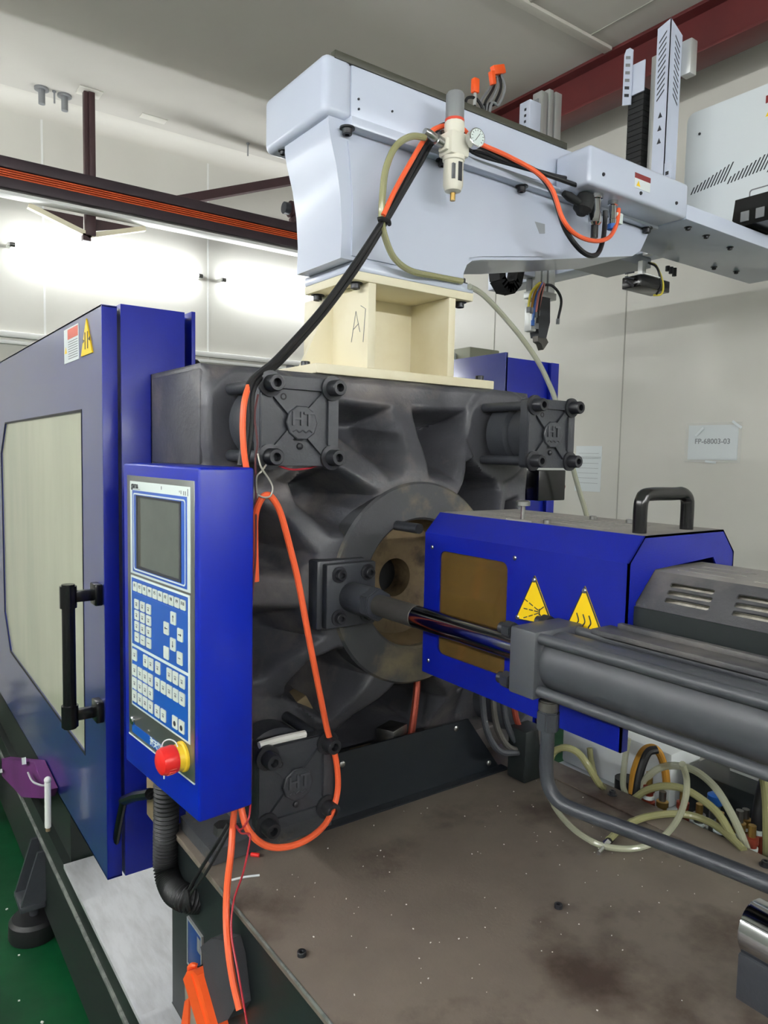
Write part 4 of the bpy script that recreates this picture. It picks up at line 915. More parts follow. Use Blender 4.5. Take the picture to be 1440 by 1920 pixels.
MB().tube([(w0[0]+0.02, 1.63, 2.315), (w1[0]+0.01, 1.61, w1[2]+0.01), (w1[0]+0.025, 1.60, w2[2]-0.01), (w1[0], 1.60, w2[2]-0.045)], 0.004, 7).build('black_lead', 'rubber_black', wr_)
for k in range(3):
    MB().obox((w2[0]-0.045, 1.63, w2[2]-0.02+0.018*k), (0.022, 0, 0.006*(k-1)), (0, 0.004, 0), (0, 0, 0.003)).build('finger', 'iron_dark', wr_)
for k in range(3): MB().cyl((w3[0]+0.02+0.022*k, 1.62, 2.30-0.006*k), (w3[0]+0.02+0.022*k, 1.62, 2.318), 0.008, 10).build('stud', 'rubber_black', wr_)
# secondary arm with sprue gripper
sa = thing('robot_sprue_arm', 'aluminium profile arm with a gripper and coloured air lines behind the bracket', 'robot arm', (2.40, 2.2, 2.05))
(a0, a1, a2, a3, a4) = [(2.265, 2.2, 3.066), (2.365, 2.2, 3.112), (2.484, 2.2, 3.147), (2.396, 2.2, 2.283), (2.503, 2.2, 2.332)]
MB().box(2.278, 2.345, 2.17, 2.23, 2.36, a0[2], 0.004).build('cover_plate', 'robot_white', sa)
for k in range(5): MB().box(2.2765, 2.2785, 2.19, 2.20, a0[2]-0.04-k*0.024, a0[2]-0.03-k*0.024).build('slot', 'ink_dark', sa)
for x0, x1 in ((2.355, 2.392), (2.402, 2.430), (2.442, 2.482)):
    MB().box(x0, x1, 2.18, 2.23, a3[2]+0.0, a2[2]-0.02*(x1 < 2.4), 0.003).build('profile', 'aluminium', sa)
MB().box(2.35, 2.49, 2.195, 2.225, a3[2]+0.02, a2[2]-0.05).build('profile_core', 'grey_plastic', sa)
ch_pts = [(2.262, 2.20, 2.46), (2.262, 2.20, 2.38), (2.250, 2.20, 2.325), (2.220, 2.20, 2.295), (2.185, 2.20, 2.295), (2.155, 2.20, 2.325), (2.145, 2.20, 2.38), (2.145, 2.20, 2.46)]
Pc = [Vector(p) for p in ch_pts]
for k in range(20):
    f = k/19*(len(Pc)-1); i = min(int(f), len(Pc)-2); p = Pc[i].lerp(Pc[i+1], f-i); d = (Pc[i+1]-Pc[i]).normalized(); q = d.cross(Vector((0, 1, 0)))
    MB().obox(p, d*0.012, (0, 0.03, 0), q*0.018).build('chain_link', 'matte_black', sa, 0)
g0 = Vector((2.375, 2.17, 0))
MB().box(2.33, 2.46, 2.15, 2.22, 2.275, 2.305, 0.003).build('adapter', 'aluminium', sa)
MB().prism([(2.340, 2.28), (2.420, 2.28), (2.425, 2.18), (2.405, 2.11), (2.362, 2.11), (2.345, 2.17)], 'y', 2.15, 2.20, 0.003).build('gripper_body', 'iron_dark', sa)
MB().prism([(2.358, 2.115), (2.408, 2.115), (2.425, 2.095), (2.395, 2.060), (2.380, 2.085), (2.360, 2.092)], 'y', 2.155, 2.185, 0.002).build('gripper_jaw', 'steel_grey', sa)
MB().box(2.308, 2.340, 2.15, 2.19, 2.13, 2.25, 0.004).build('cylinder', 'aluminium', sa)
for i, (m, dx, zb_) in enumerate((('cable_yellow', -0.105, 2.215), ('cable_pink', -0.06, 2.20), ('amber_hose', -0.085, 2.215), ('cable_pink', -0.045, 2.21), ('rubber_black', 0.08, 2.19), ('cable_blue', -0.075, 2.165), ('rubber_black', -0.05, 2.155))):
    x = 2.375+dx
    MB().tube([(2.37, 2.16, 2.33), (2.375+dx*0.45, 2.13, 2.325), (x, 2.12, 2.275), (x-0.004, 2.13, zb_)], 0.0058, 7).build('air_line', m, sa)
    MB().cyl((x-0.004, 2.13, zb_-0.018), (x-0.004, 2.13, zb_+0.004), 0.008, 10).build('air_fitting', 'cable_blue' if m == 'cable_blue' else 'grey_plastic', sa)

# ------------------------------------------------------------------ air regulator on the beam
RX, RY = 1.148, 1.33
ar = thing('air_regulator', 'ivory air filter regulator with a round pressure gauge on the robot beam', 'regulator', (RX, RY, 2.2))
MB().lathe([(0.0205, 0.0), (0.0215, 0.004), (0.0215, 0.055), (0.018, 0.060), (0, 0.060)], (RX, RY, 2.378), (0, 0, 1), 28).build('knob', 'grey_plastic', ar)
MB().lathe([(0.0225, 0.0), (0.0225, 0.006)], (RX, RY, 2.372), (0, 0, 1), 28).build('red_ring', 'red_ring', ar)
MB().lathe([(0.020, 0.0), (0.024, 0.008), (0.024, 0.022), (0.022, 0.028)], (RX, RY, 2.345), (0, 0, 1), 12).box(RX-0.028, RX+0.028, RY-0.024, RY+0.024, 2.292, 2.345, 0.006).build('body', 'regulator_ivory', ar)
MB().box(RX-0.036, RX+0.036, RY-0.015, RY+0.015, 2.300, 2.328, 0.004).build('port_block', 'regulator_ivory', ar)
bw = MB().lathe([(0.026, 0.0), (0.026, 0.010), (0.0235, 0.012), (0.0235, 0.066), (0.019, 0.078), (0.007, 0.082)], (RX, RY, 2.295), (0, 0, -1), 28).build('bowl', 'regulator_ivory', ar)
MB().box(RX-0.005, RX+0.005, RY-0.0255, RY-0.022, 2.235, 2.277).build('sight_glass', 'ink_dark', bw)
for k in range(3): MB().box(RX-0.019+k*0.003, RX-0.0178+k*0.003, RY-0.0215, RY-0.016, 2.238, 2.272).build('print', 'ink_grey', bw)
MB().cyl((RX, RY, 2.196), (RX, RY, 2.216), 0.0065, 10).build('drain', 'brass', bw)
ga = MB().lathe([(0.016, 0), (0.021, 0.003), (0.021, 0.020), (0.0185, 0.021)], (RX+0.030, RY-0.030, 2.330), (-0.15, -0.98, 0), 28).build('gauge', 'chrome', ar)
MB().lathe([(0.0185, 0.0214), (0, 0.0214)], (RX+0.030, RY-0.030, 2.330), (-0.15, -0.98, 0), 28, caps=False).build('dial', 'panel_white', ga)
gd_, gp = Vector((-0.15, -0.98, 0)).normalized(), Vector((RX+0.030, RY-0.030, 2.330)); gx_ = Vector((0.98, -0.15, 0))
for k in range(11):
    a = math.radians(225-27*k); c = gp+gd_*0.0216+(gx_*math.cos(a)+Vector((0, 0, 1))*math.sin(a))*0.0150
    MB().obox(c, gd_*0.0003, (gx_*math.cos(a)+Vector((0, 0, 1))*math.sin(a))*0.0018, (gx_*-math.sin(a)+Vector((0, 0, 1))*math.cos(a))*0.0005).build('tick', 'ink_dark', ga)
MB().obox(gp+gd_*0.0220, gd_*0.0003, (gx_*0.6+Vector((0, 0, 1))*0.8)*0.011, (gx_*-0.8+Vector((0, 0, 1))*0.6)*0.0006).build('needle', 'ink_dark', ga)
MB().lathe([(0.009, 0), (0.012, 0.004), (0.012, 0.022), (0.008, 0.024), (0.010, 0.028), (0.010, 0.048), (0.007, 0.060)], (RX-0.034, RY, 2.316), (-1, -0.1, 0.18), 16).build('hose_fitting', 'steel', ar)
MB().box(RX-0.018, RX+0.018, RY+0.020, 1.40, 2.335, 2.36, 0.002).build('bracket', 'steel_worn', ar)

# ------------------------------------------------------------------ cables and hoses on the robot
def cable(name, pts, r, m, label, cat='cable', n=9, sub=6, group=None):
    o = MB().tube(pts, r, n, sub).build(name, m); tag(o, label, cat, group); return o
cable('black_cable', [(0.543, 1.175, 1.576), (0.553, 1.175, 1.644), (0.561, 1.18, 1.717), (0.646, 1.24, 1.776), (0.774, 1.3, 1.889), (0.87, 1.33, 1.997), (0.954, 1.345, 2.108), (1.001, 1.35, 2.177), (1.049, 1.355, 2.257), (1.109, 1.36, 2.35), (1.174, 1.365, 2.385), (1.231, 1.35, 2.352), (1.317, 1.345, 2.337), (1.421, 1.335, 2.333), (1.455, 1.3, 2.276), (1.488, 1.28, 2.185), (1.558, 1.28, 2.141), (1.628, 1.29, 2.147), (1.678, 1.31, 2.197), (1.703, 1.325, 2.251), (1.703, 1.325, 2.287)], 0.0068, 'rubber_black', 'black cable looping up the stand, past the regulator and into the chrome plug')
cable('black_cable', [(0.556, 1.185, 1.576), (0.566, 1.185, 1.644), (0.574, 1.19, 1.716), (0.66, 1.25, 1.774), (0.787, 1.31, 1.885), (0.886, 1.338, 1.997), (0.966, 1.352, 2.108), (1.024, 1.36, 2.194), (1.072, 1.365, 2.266), (1.132, 1.372, 2.35), (1.192, 1.372, 2.359), (1.25, 1.36, 2.337), (1.359, 1.35, 2.336), (1.452, 1.345, 2.338), (1.573, 1.36, 2.354), (1.649, 1.395, 2.386)], 0.0062, 'rubber_black', 'black cable strapped to the bundle and ending at the white connector box side')
cable('black_cable', [(1.233, 1.352, 2.341), (1.332, 1.342, 2.341), (1.428, 1.332, 2.331), (1.523, 1.325, 2.327), (1.624, 1.328, 2.329)], 0.006, 'rubber_black', 'short black cable between regulator and round black plug')
cable('orange_hose', [(0.953, 1.335, 2.124), (0.985, 1.338, 2.184), (1.024, 1.342, 2.247), (1.083, 1.352, 2.331), (1.129, 1.358, 2.367), (1.19, 1.36, 2.384), (1.227, 1.34, 2.353), (1.322, 1.332, 2.342), (1.413, 1.318, 2.321), (1.444, 1.29, 2.277), (1.465, 1.27, 2.204), (1.516, 1.268, 2.174), (1.6, 1.275, 2.175), (1.686, 1.295, 2.205), (1.742, 1.315, 2.256), (1.762, 1.325, 2.304)], 0.0058, 'orange_cable', 'orange-red air hose looping under the robot connector box', 'hose')
o = cable('cable_strap', [(0.938, 1.335, 2.112), (0.946, 1.33, 2.114), (0.974, 1.345, 2.119), (0.988, 1.36, 2.118)], 0.005, 'matte_black', 'black strap tying the cable bundle below the regulator', 'strap')
o = cable('cable_strap', [(1.415, 1.325, 2.329), (1.421, 1.316, 2.317), (1.452, 1.33, 2.323)], 0.004, 'matte_black', 'black strap tying the orange hose to the black cables by the box', 'strap')
cable('clear_hose', [(1.061, 1.33, 2.316), (1.02, 1.33, 2.307), (0.979, 1.33, 2.275), (0.958, 1.335, 2.226), (0.954, 1.34, 2.176), (0.956, 1.345, 2.12), (0.97, 1.35, 2.083), (1.005, 1.36, 2.045), (1.066, 1.375, 2.03), (1.157, 1.39, 2.034), (1.239, 1.392, 2.036)], 0.0075, 'yellow_hose', 'clear yellowish hose curving from the regulator down to the cream stand', 'hose', 10, 7)
cable('clear_hose', [(1.268, 1.395, 2.028), (1.357, 1.44, 2.028), (1.468, 1.48, 1.998), (1.577, 1.5, 1.942), (1.648, 1.5, 1.881), (1.682, 1.49, 1.826), (1.684, 1.46, 1.768), (1.71, 1.44, 1.661), (1.752, 1.44, 1.566), (1.783, 1.44, 1.501), (1.818, 1.44, 1.435), (1.854, 1.44, 1.35)], 0.0075, 'clear_hose', 'clear hose arching behind the right tie-bar cover', 'hose', 10, 7)
# crane pendant plugs behind the beam
for (u0, lab) in ((0, 'orange plug with a black cable loop behind the robot beam, left one'), (1, 'orange plug with a tangle of grey cables behind the robot beam, right one')):
    x0 = (2.00, 2.11)[u0]; zt_ = (3.07, 3.15)[u0]
    c = thing('pendant_plug', lab, 'plug', (x0, 2.2, 2.50), group='orange pendant plugs behind the beam')
    if u0 == 0:
        MB().box(x0-0.014, x0+0.014, 2.188, 2.212, zt_-0.055, zt_, 0.005).build('plug_body', 'orange_rubber', c)
        MB().tube([(x0, 2.2, 2.50), (x0+0.045, 2.2, 2.88), (x0+0.02, 2.2, 2.955), (x0-0.045, 2.2, 2.93), (x0-0.04, 2.2, 2.985), (x0+0.02, 2.2, 2.99), (x0+0.055, 2.2, 2.90), (x0+0.06, 2.2, 2.50)], 0.006, 8).build('cable', 'rubber_black', c)
        MB().cyl((x0, 2.2, zt_-0.10), (x0, 2.2, zt_-0.05), 0.007, 10).build('cable_gland', 'aluminium', c)
        MB().cyl((x0, 2.2, 2.955), (x0, 2.2, zt_-0.09), 0.005, 8).build('cable_stem', 'rubber_black', c)
    else:
        MB().obox((x0+0.01, 2.2, zt_-0.01), (0.030, 0, 0.012), (0, 0.012, 0), (-0.006, 0, 0.016), 0.004).build('plug_body', 'orange_rubber', c)
        MB().obox((x0-0.02, 2.2, zt_-0.05), (0.010, 0, 0.004), (0, 0.010, 0), (-0.006, 0, 0.024), 0.003).build('plug_body', 'orange_rubber', c)
        for k in range(5):
            MB().tube([(x0+0.03, 2.2+0.01*k, zt_-0.02), (x0+0.05-0.012*k, 2.2+0.01*k, zt_-0.07), (x0+0.02-0.016*k, 2.2+0.01*k, zt_-0.14), (x0-0.03+0.004*k, 2.2+0.01*k, zt_-0.19), (x0-0.02+0.006*k, 2.2+0.01*k, 2.50)], 0.0055, 7).build('cable', 'rubber_black' if k % 2 else 'grey_plastic', c)

# ------------------------------------------------------------------ right-hand guard, boxes behind the platen
rg = thing('rear_guard', 'blue rear guard panel behind the right end of the platen', 'guard', (1.9, 1.85, 0.6))
MB().box(1.815, 2.07, 1.80, 1.806, 0.6, 1.942, 0.001).build('sheet', 'blue_paint', rg)
MB().box(2.03, 2.07, 1.785, 1.80, 0.6, 1.94, 0.001).build('edge_fold', 'blue_paint', rg)
MB().box(1.812, 1.824, 1.80, 2.10, 0.6, 1.958, 0.001).build('side_sheet', 'blue_door', rg)
MB().box(1.61, 1.66, 1.56, 1.60, 0.0, 1.50, 0.002).build('inner_post', 'blue_paint', rg)
gb = thing('sage_cabinet', 'grey-green electrical box standing behind the stand on the clamp unit', 'box', (2.85, 3.1, 0.3))
MB().box(2.745, 2.97, 3.0, 3.25, 2.085, 2.20, 0.006).build('box_body', 'box_sage', gb)
MB().box(2.70, 3.02, 2.98, 3.3, 1.98, 2.045, 0.004).build('shelf', 'robot_grey', gb)
MB().box(2.74, 2.98, 3.02, 3.25, 2.045, 2.085).build('gap_block', 'matte_black', gb)
MB().box(2.76, 2.96, 3.05, 3.2, 0.0, 1.98).build('pedestal', 'robot_grey', gb)
MB().box(2.66, 2.735, 3.1, 3.2, 2.08, 2.17).build('side_label', 'paper', gb)
bb = thing('limit_switch_box', 'black box on a bracket under the right tie-bar cover', 'box', (1.72, 1.5, 1.40))
MB().box(1.668, 1.79, 1.50, 1.56, 1.468, 1.562, 0.003).build('box_body', 'gloss_black', bb)
MB().box(1.50, 1.80, 1.51, 1.55, 1.562, 1.572).build('bracket', 'aluminium', bb)
MB().lathe([(0.012, 0), (0.012, 0.01), (0.008, 0.012)], (1.79, 1.52, 1.51), (1, 0, 0), 12).build('red_button', 'label_maroon', bb)
MB().box(1.51, 1.60, 1.53, 1.555, 0.8, 1.562).build('leg', 'blue_paint', bb)

# ------------------------------------------------------------------ orange cable hung on a wire hook
hk2 = cable('wire_hook', [(0.57, 1.165, 1.597), (0.574, 1.16, 1.574), (0.588, 1.155, 1.551), (0.593, 1.152, 1.537), (0.589, 1.152, 1.523), (0.578, 1.155, 1.52), (0.569, 1.16, 1.524)], 0.0018, 'hook_wire', 'thin bent wire hook below the upper left tie-bar cover', 'hook', 6)
cable('wire_hook', [(0.588, 1.168, 1.577), (0.576, 1.162, 1.566), (0.568, 1.165, 1.555), (0.571, 1.17, 1.527)], 0.0018, 'hook_wire', 'short crossed wire beside the upper left tie-bar cover', 'hook', 6)
cable('orange_cable', [(0.58, 1.19, 1.365), (0.575, 1.185, 1.454), (0.572, 1.175, 1.491), (0.577, 1.165, 1.516), (0.586, 1.16, 1.524), (0.599, 1.16, 1.516), (0.617, 1.165, 1.488), (0.64, 1.17, 1.422), (0.659, 1.172, 1.356), (0.683, 1.172, 1.246), (0.714, 1.182, 1.134), (0.74, 1.194, 1.05), (0.761, 1.196, 0.99), (0.768, 1.196, 0.932), (0.756, 1.19, 0.893), (0.72, 1.165, 0.876), (0.67, 1.14, 0.874), (0.627, 1.135, 0.874), (0.589, 1.135, 0.884), (0.562, 1.135, 0.903), (0.543, 1.14, 0.929), (0.538, 1.15, 0.951), (0.537, 1.16, 0.977)], 0.0062, 'orange_cable', 'bright orange cable looping from the wire hook down round the lower cover', 'cable', 10, 7)
cable('orange_strap', [(0.54, 1.187, 0.965), (0.53, 1.174, 0.933), (0.512, 1.143, 0.893), (0.503, 1.138, 0.84), (0.494, 1.122, 0.793), (0.484, 1.09, 0.757), (0.482, 1.066, 0.716), (0.482, 1.04, 0.683)], 0.0060, 'orange_cable', 'flat orange lead hanging down over the front edge of the bed', 'cable', 8, 6)
cable('orange_lead', [(0.558, 1.178, 1.714), (0.544, 1.165, 1.684), (0.54, 1.162, 1.643), (0.543, 1.162, 1.597), (0.55, 1.165, 1.565)], 0.0055, 'orange_cable', 'orange lead running down beside the upper left tie-bar cover', 'cable', 9, 6)
cable('red_wire', [(0.582, 1.19, 1.702), (0.571, 1.18, 1.663), (0.574, 1.175, 1.616), (0.568, 1.17, 1.586), (0.569, 1.17, 1.55), (0.571, 1.172, 1.455), (0.571, 1.175, 1.397), (0.567, 1.18, 1.309), (0.568, 1.18, 1.161), (0.568, 1.18, 0.98)], 0.0020, 'wire_brown', 'thin brown twin wire running down behind the control box edge', 'wire', 6)
cable('red_wire', [(0.635, 1.215, 1.576), (0.663, 1.215, 1.568), (0.701, 1.22, 1.57), (0.733, 1.225, 1.577)], 0.0020, 'wire_red', 'thin red wire running along under the upper left tie-bar cover', 'wire', 6)
cable('red_wire', [(0.555, 1.154, 0.974), (0.54, 1.131, 0.954), (0.532, 1.145, 0.93), (0.53, 1.161, 0.931), (0.53, 1.14, 0.926), (0.525, 1.095, 0.945), (0.522, 1.093, 0.923), (0.515, 1.101, 0.874), (0.508, 1.122, 0.817), (0.494, 1.1, 0.777), (0.485, 1.054, 0.741), (0.485, 1.028, 0.692), (0.485, 1.016, 0.668)], 0.0018, 'wire_red', 'red and black twin wire tangled below the control box, hanging to the floor', 'wire', 6)
cable('black_wire', [(0.53, 1.195, 0.919), (0.515, 1.216, 0.873), (0.508, 1.276, 0.797), (0.5, 1.311, 0.743), (0.498, 1.322, 0.714)], 0.0036, 'rubber_black', 'black wire pair strapped to the corrugated conduit', 'wire', 7)
cable('black_wire', [(0.53, 1.183, 0.921), (0.513, 1.194, 0.877), (0.506, 1.247, 0.804), (0.499, 1.294, 0.748), (0.498, 1.314, 0.716)], 0.0030, 'rubber_black', 'second black wire beside the pair at the corrugated conduit', 'wire', 7)
rt_ = thing('ring_terminal', 'small red insulated ring terminal lying on the bed', 'terminal', [(0.614, 1.256, 0.8)][0])
p_ = Vector([(0.614, 1.256, 0.8)][0])
MB().cyl(p_+Vector((-0.006, 0.006, 0.004)), p_+Vector((0.006, -0.006, 0.004)), 0.004, 8).build('sleeve', 'red_button', rt_)
MB().tube([p_+Vector((-0.006, 0.006, 0.004)), p_+Vector((-0.012, 0.020, 0.006)), p_+Vector((-0.016, 0.045, 0.010))], 0.002, 6).build('wire', 'rubber_black', rt_)
o = MB().tube([(0.541, 1.204, 0.803), (0.566, 1.199, 0.803), (0.591, 1.189, 0.803)], 0.0022, 6).build('zip_tie', 'paper'); tag(o, 'white cut cable tie lying at the bed edge', 'cable tie')
o = MB().tube([(0.601, 1.215, 1.044), (0.64, 1.215, 1.046), (0.701, 1.215, 1.045)], 0.0075, 8).build('white_rag', 'granule_white'); tag(o, 'white folded strip lying on top of the lower tie-bar cover', 'rag')

# ------------------------------------------------------------------ bits lying behind the splash plate
(q0,) = [(1.014, 1.345, 0.958)]
o = MB().obox((q0[0], 1.345, 0.930), (0.030, 0.012, 0), (-0.010, 0.022, 0), (0, 0, 0.025), 0.003).build('steel_block', 'steel_worn'); tag(o, 'worn steel block lying behind the black splash plate', 'block')
(q0,) = [(0.934, 1.33, 0.945)]
o = MB().box(q0[0]-0.04, q0[0]+0.02, 1.312, 1.35, 0.905, 0.925, 0.004).build('wooden_chip', 'wood_tan'); tag(o, 'tan offcut lying behind the left end of the splash plate', 'offcut')
(q0,) = [(0.763, 1.34, 1.069)]
o = MB().obox((0.790, 1.42, 1.025), (0.024, 0, 0.012), (0, 0.03, 0), (-0.010, 0, 0.018), 0.003).build('bent_bracket', 'wood_tan'); tag(o, 'rusty bent bracket lying in the lower left platen pocket', 'bracket')
o = MB().tube([(1.058, 1.330, 0.905), (1.075, 1.335, 0.99), (1.088, 1.345, 1.05), (1.092, 1.36, 1.09)], 0.009, 10).build('copper_pipe', 'copper_red'); tag(o, 'reddish pipe rising behind the middle of the splash plate', 'pipe')
o = MB().obox((1.125, 1.33, 0.913), (0.026, 0.004, 0), (-0.002, 0.012, 0), (0, 0, 0.008), 0.003).build('white_scrap', 'granule_white'); tag(o, 'white scrap lying behind the right end of the splash plate', 'scrap')
# dark lubrication pipes at the right foot of the platen
lp = thing('lubrication_pipes', 'dark bundle of curved pipes and fittings at the right foot of the platen', 'pipes', (1.33, 1.25, 0.80))
for k in range(4):
    x = 1.215+k*0.035
    MB().tube([(x, 1.25, 1.12), (x, 1.248, 1.02), (x+0.004, 1.235, 0.94), (x+0.03, 1.215, 0.885), (x+0.09, 1.205, 0.87)], 0.008, 9).build('pipe', ('iron_dark', 'steel_grey', 'iron_dark', 'copper_red')[k], lp)
MB().box(1.30, 1.37, 1.18, 1.24, 0.80, 0.93, 0.004).build('manifold_block', 'bed_side', lp)
MB().cyl((1.37, 1.165, 0.86), (1.37, 1.20, 0.86), 0.020, 6).build('hex_plug', 'iron_dark', lp)
MB().cyl((1.335, 1.16, 0.90), (1.335, 1.18, 0.99), 0.006, 8).build('stud', 'steel_grey', lp)

# ------------------------------------------------------------------ water manifold, couplings and hoses beyond the bed
wm = thing('water_manifold', 'low white manifold bench with dark recess running along the far side of the bed', 'manifold', (1.62, 0.8, 0.0))
MB().box(1.475, 1.80, -0.4, 1.35, 0.0, 0.715, 0.004).build('bench', 'machine_white', wm)
MB().box(1.475, 1.60, -0.4, 1.10, 0.715, 0.735, 0.003).build('rail', 'robot_grey', wm)
MB().box(1.64, 1.78, 1.00, 1.35, 0.715, 0.86, 0.01).build('white_housing', 'machine_white', wm)
MB().box(1.66, 1.80, 0.40, 0.98, 0.715, 0.83, 0.006).build('dark_block', 'bed_side', wm)
MB().obox((1.75, 0.86, 0.87), (0.01, 0, 0), (0, 0.05, 0.0), (0, 0.01, 0.05)).build('white_flap', 'machine_white', wm)
MB().cyl((1.60, 1.10, 0.735), (1.60, 1.10, 0.77), 0.03, 16).build('black_cap', 'rubber_black', wm)
def coupling(x, y, z, m, lab, h=0.07):
    c = thing('hose_coupling', lab, 'coupling', (x, y, z), group='hose couplings on the water manifold')
    MB().lathe([(0.012, 0), (0.012, h*0.25), (0.016, h*0.27), (0.016, h*0.55), (0.011, h*0.57), (0.011, h*0.8), (0.014, h*0.82), (0.014, h), (0.008, h*1.02)], (x, y, z), (0, 0, 1), 14).build('barrel', m, c)
    MB().cyl((x, y, z+h), (x, y, z+h*1.35), 0.008, 10).build('stem', 'brass' if m != 'brass' else 'steel_worn', c)
    MB().cyl((x, y, z+h*0.62), (x, y, z+h*0.72), 0.0135, 14).build('collar', 'panel_white', c)
rg_ = random.Random(5); mats_ = ['brass', 'copper_red', 'steel_worn', 'copper_red', 'brass', 'iron_dark', 'steel_worn', 'copper_red']
places = ('nearest the black hose end', 'by the white flap', 'beside the olive hoses', 'under the olive hoses', 'under the hose arch', 'below the blue cap', 'by the amber hose', 'next to the amber hose foot', 'behind the arching hose', 'at the far end of the row', 'in the back row by the dark block', 'in the back row behind the arch', 'in the back row under the cylinder')
for i in range(13):
    row = 0 if i < 10 else 1
    x = (1.515, 1.585)[row]+rg_.uniform(-0.01, 0.02); y = 0.60+(i if row == 0 else (i-10)*2.2)*0.042
    m = mats_[i % 8]
    coupling(x, y, 0.735, m, '%s hose coupling on the manifold, %s' % ({'brass': 'brass', 'copper_red': 'reddish', 'steel_worn': 'steel', 'iron_dark': 'dark'}[m], places[i]), 0.06+rg_.uniform(0, 0.03))
bcp = thing('blue_cap', 'small bright blue cap among the hose couplings', 'cap', (1.60, 0.86, 0.735))
MB().cyl((1.60, 0.86, 0.735), (1.60, 0.86, 0.80), 0.012, 12).build('stem', 'steel_worn', bcp)
MB().lathe([(0.016, 0), (0.018, 0.004), (0.018, 0.022), (0.012, 0.026)], (1.60, 0.86, 0.80), (0, 0, 1), 16).build('cap', 'cable_blue', bcp)
bh = thing('black_hose_end', 'black hose end with a white clamp on a brass coupling by the bed edge', 'hose', [(1.586, 0.753, 0.735)][0])
b0 = Vector([(1.586, 0.753, 0.735)][0])
MB().lathe([(0.015, 0), (0.015, 0.018), (0.019, 0.02), (0.019, 0.045), (0.013, 0.05)], b0, (0, 0, 1), 16).build('coupling', 'copper_red', bh)
MB().cyl(b0+Vector((0, 0, 0.048)), b0+Vector((0, 0, 0.058)), 0.0175, 16).build('clamp', 'panel_white', bh)
MB().tube([b0+Vector((0, 0, 0.05)), b0+Vector((0.004, 0, 0.10)), b0+Vector((0.02, 0.0, 0.15)), b0+Vector((0.06, 0.0, 0.18))], 0.015, 12).build('hose', 'rubber_black', bh)
G = 'clear water hoses over the bed edge'
def hose(pts, r, m, lab): return cable('water_hose', pts, r, m, lab, 'hose', 10, 7, G)
hose([(1.345, 1.143, 0.86), (1.35, 1.131, 0.89), (1.35, 1.097, 0.91), (1.367, 1.073, 0.9), (1.379, 1.05, 0.87), (1.405, 1.042, 0.83), (1.464, 1.064, 0.79)], 0.0085, 'yellow_hose', 'short clear hose bending over the bed edge beside the oil pipe')
hose([(1.52, 1.046, 0.912), (1.52, 1.053, 0.848), (1.515, 1.051, 0.795), (1.51, 1.037, 0.772)], 0.0075, 'clear_hose', 'straight clear hose dropping from the corner of the blue guard')
hose([(1.6, 1.221, 0.809), (1.6, 1.214, 0.777), (1.6, 1.202, 0.744)], 0.008, 'yellow_hose', 'stub of clear hose standing in front of the white housing')
hose([(1.53, 1.035, 0.773), (1.54, 1.037, 0.829), (1.55, 1.024, 0.879), (1.56, 1.006, 0.894), (1.57, 0.991, 0.883), (1.58, 0.981, 0.846), (1.58, 0.974, 0.812)], 0.0095, 'amber_hose', 'amber hose arching beside the blue guard corner')
hose([(1.5, 1.003, 0.783), (1.51, 1.002, 0.843), (1.53, 0.997, 0.89), (1.55, 0.985, 0.899)], 0.010, 'rubber_black', 'thick black hose rising beside the amber hose')
hose([(1.51, 1.002, 0.789), (1.51, 0.984, 0.836), (1.51, 0.949, 0.876), (1.51, 0.906, 0.897), (1.51, 0.86, 0.901), (1.505, 0.812, 0.885), (1.5, 0.773, 0.849), (1.49, 0.743, 0.817), (1.48, 0.722, 0.792)], 0.0085, 'clear_hose', 'clear hose making the tallest arch along the bed edge')
hose([(1.485, 0.996, 0.789), (1.485, 0.966, 0.821), (1.485, 0.921, 0.849), (1.485, 0.869, 0.862), (1.485, 0.817, 0.852), (1.48, 0.783, 0.838), (1.475, 0.758, 0.815), (1.472, 0.744, 0.799)], 0.0085, 'yellow_hose', 'clear hose making the lower arch along the bed edge')
hose([(1.239, 0.887, 0.811), (1.302, 0.902, 0.811), (1.379, 0.903, 0.811), (1.446, 0.88, 0.811), (1.482, 0.845, 0.811), (1.484, 0.796, 0.811), (1.461, 0.745, 0.811), (1.448, 0.712, 0.805)], 0.0080, 'yellow_hose', 'clear hose lying flat across the bed edge to the loose fitting')
hose([(1.328, 1.138, 0.85), (1.304, 1.111, 0.82), (1.257, 1.048, 0.811), (1.216, 0.964, 0.81), (1.207, 0.898, 0.81), (1.23, 0.856, 0.81), (1.273, 0.83, 0.812), (1.316, 0.811, 0.83), (1.335, 0.793, 0.87), (1.336, 0.78, 0.92), (1.334, 0.779, 0.96), (1.306, 0.773, 1)], 0.0065, 'clear_hose', 'clear hose making a big open loop on the bed top')
for k in range(4):
    hose([(1.535+0.025*k, 0.705, 0.735), (1.535+0.025*k, 0.71, 0.82), (1.530+0.025*k, 0.715+0.01*k, 0.90), (1.52+0.02*k, 0.73, 1.0)], 0.0085, ('yellow_hose', 'clear_hose')[k % 2], ('first', 'second', 'third', 'fourth')[k]+' of the upright olive-tinted hoses beside the white flap, counted from the bed')
lfit = thing('loose_fitting', 'loose chrome air fitting with black sleeve lying on the bed', 'fitting', [(1.221, 0.886, 0.8)][0])
f0, f1, f2, f3 = [Vector(p) for p in [(1.182, 0.869, 0.809), (1.211, 0.878, 0.809), (1.239, 0.886, 0.809), (1.272, 0.897, 0.809)]]
MB().cyl(f0, f1, 0.0042, 12).build('nipple', 'chrome', lfit)
MB().cyl(f1, f1.lerp(f2, 0.7), 0.0085, 6).build('hex', 'chrome', lfit)
MB().cyl(f1.lerp(f2, 0.7), f3, 0.0075, 14).build('sleeve', 'gloss_black', lfit)

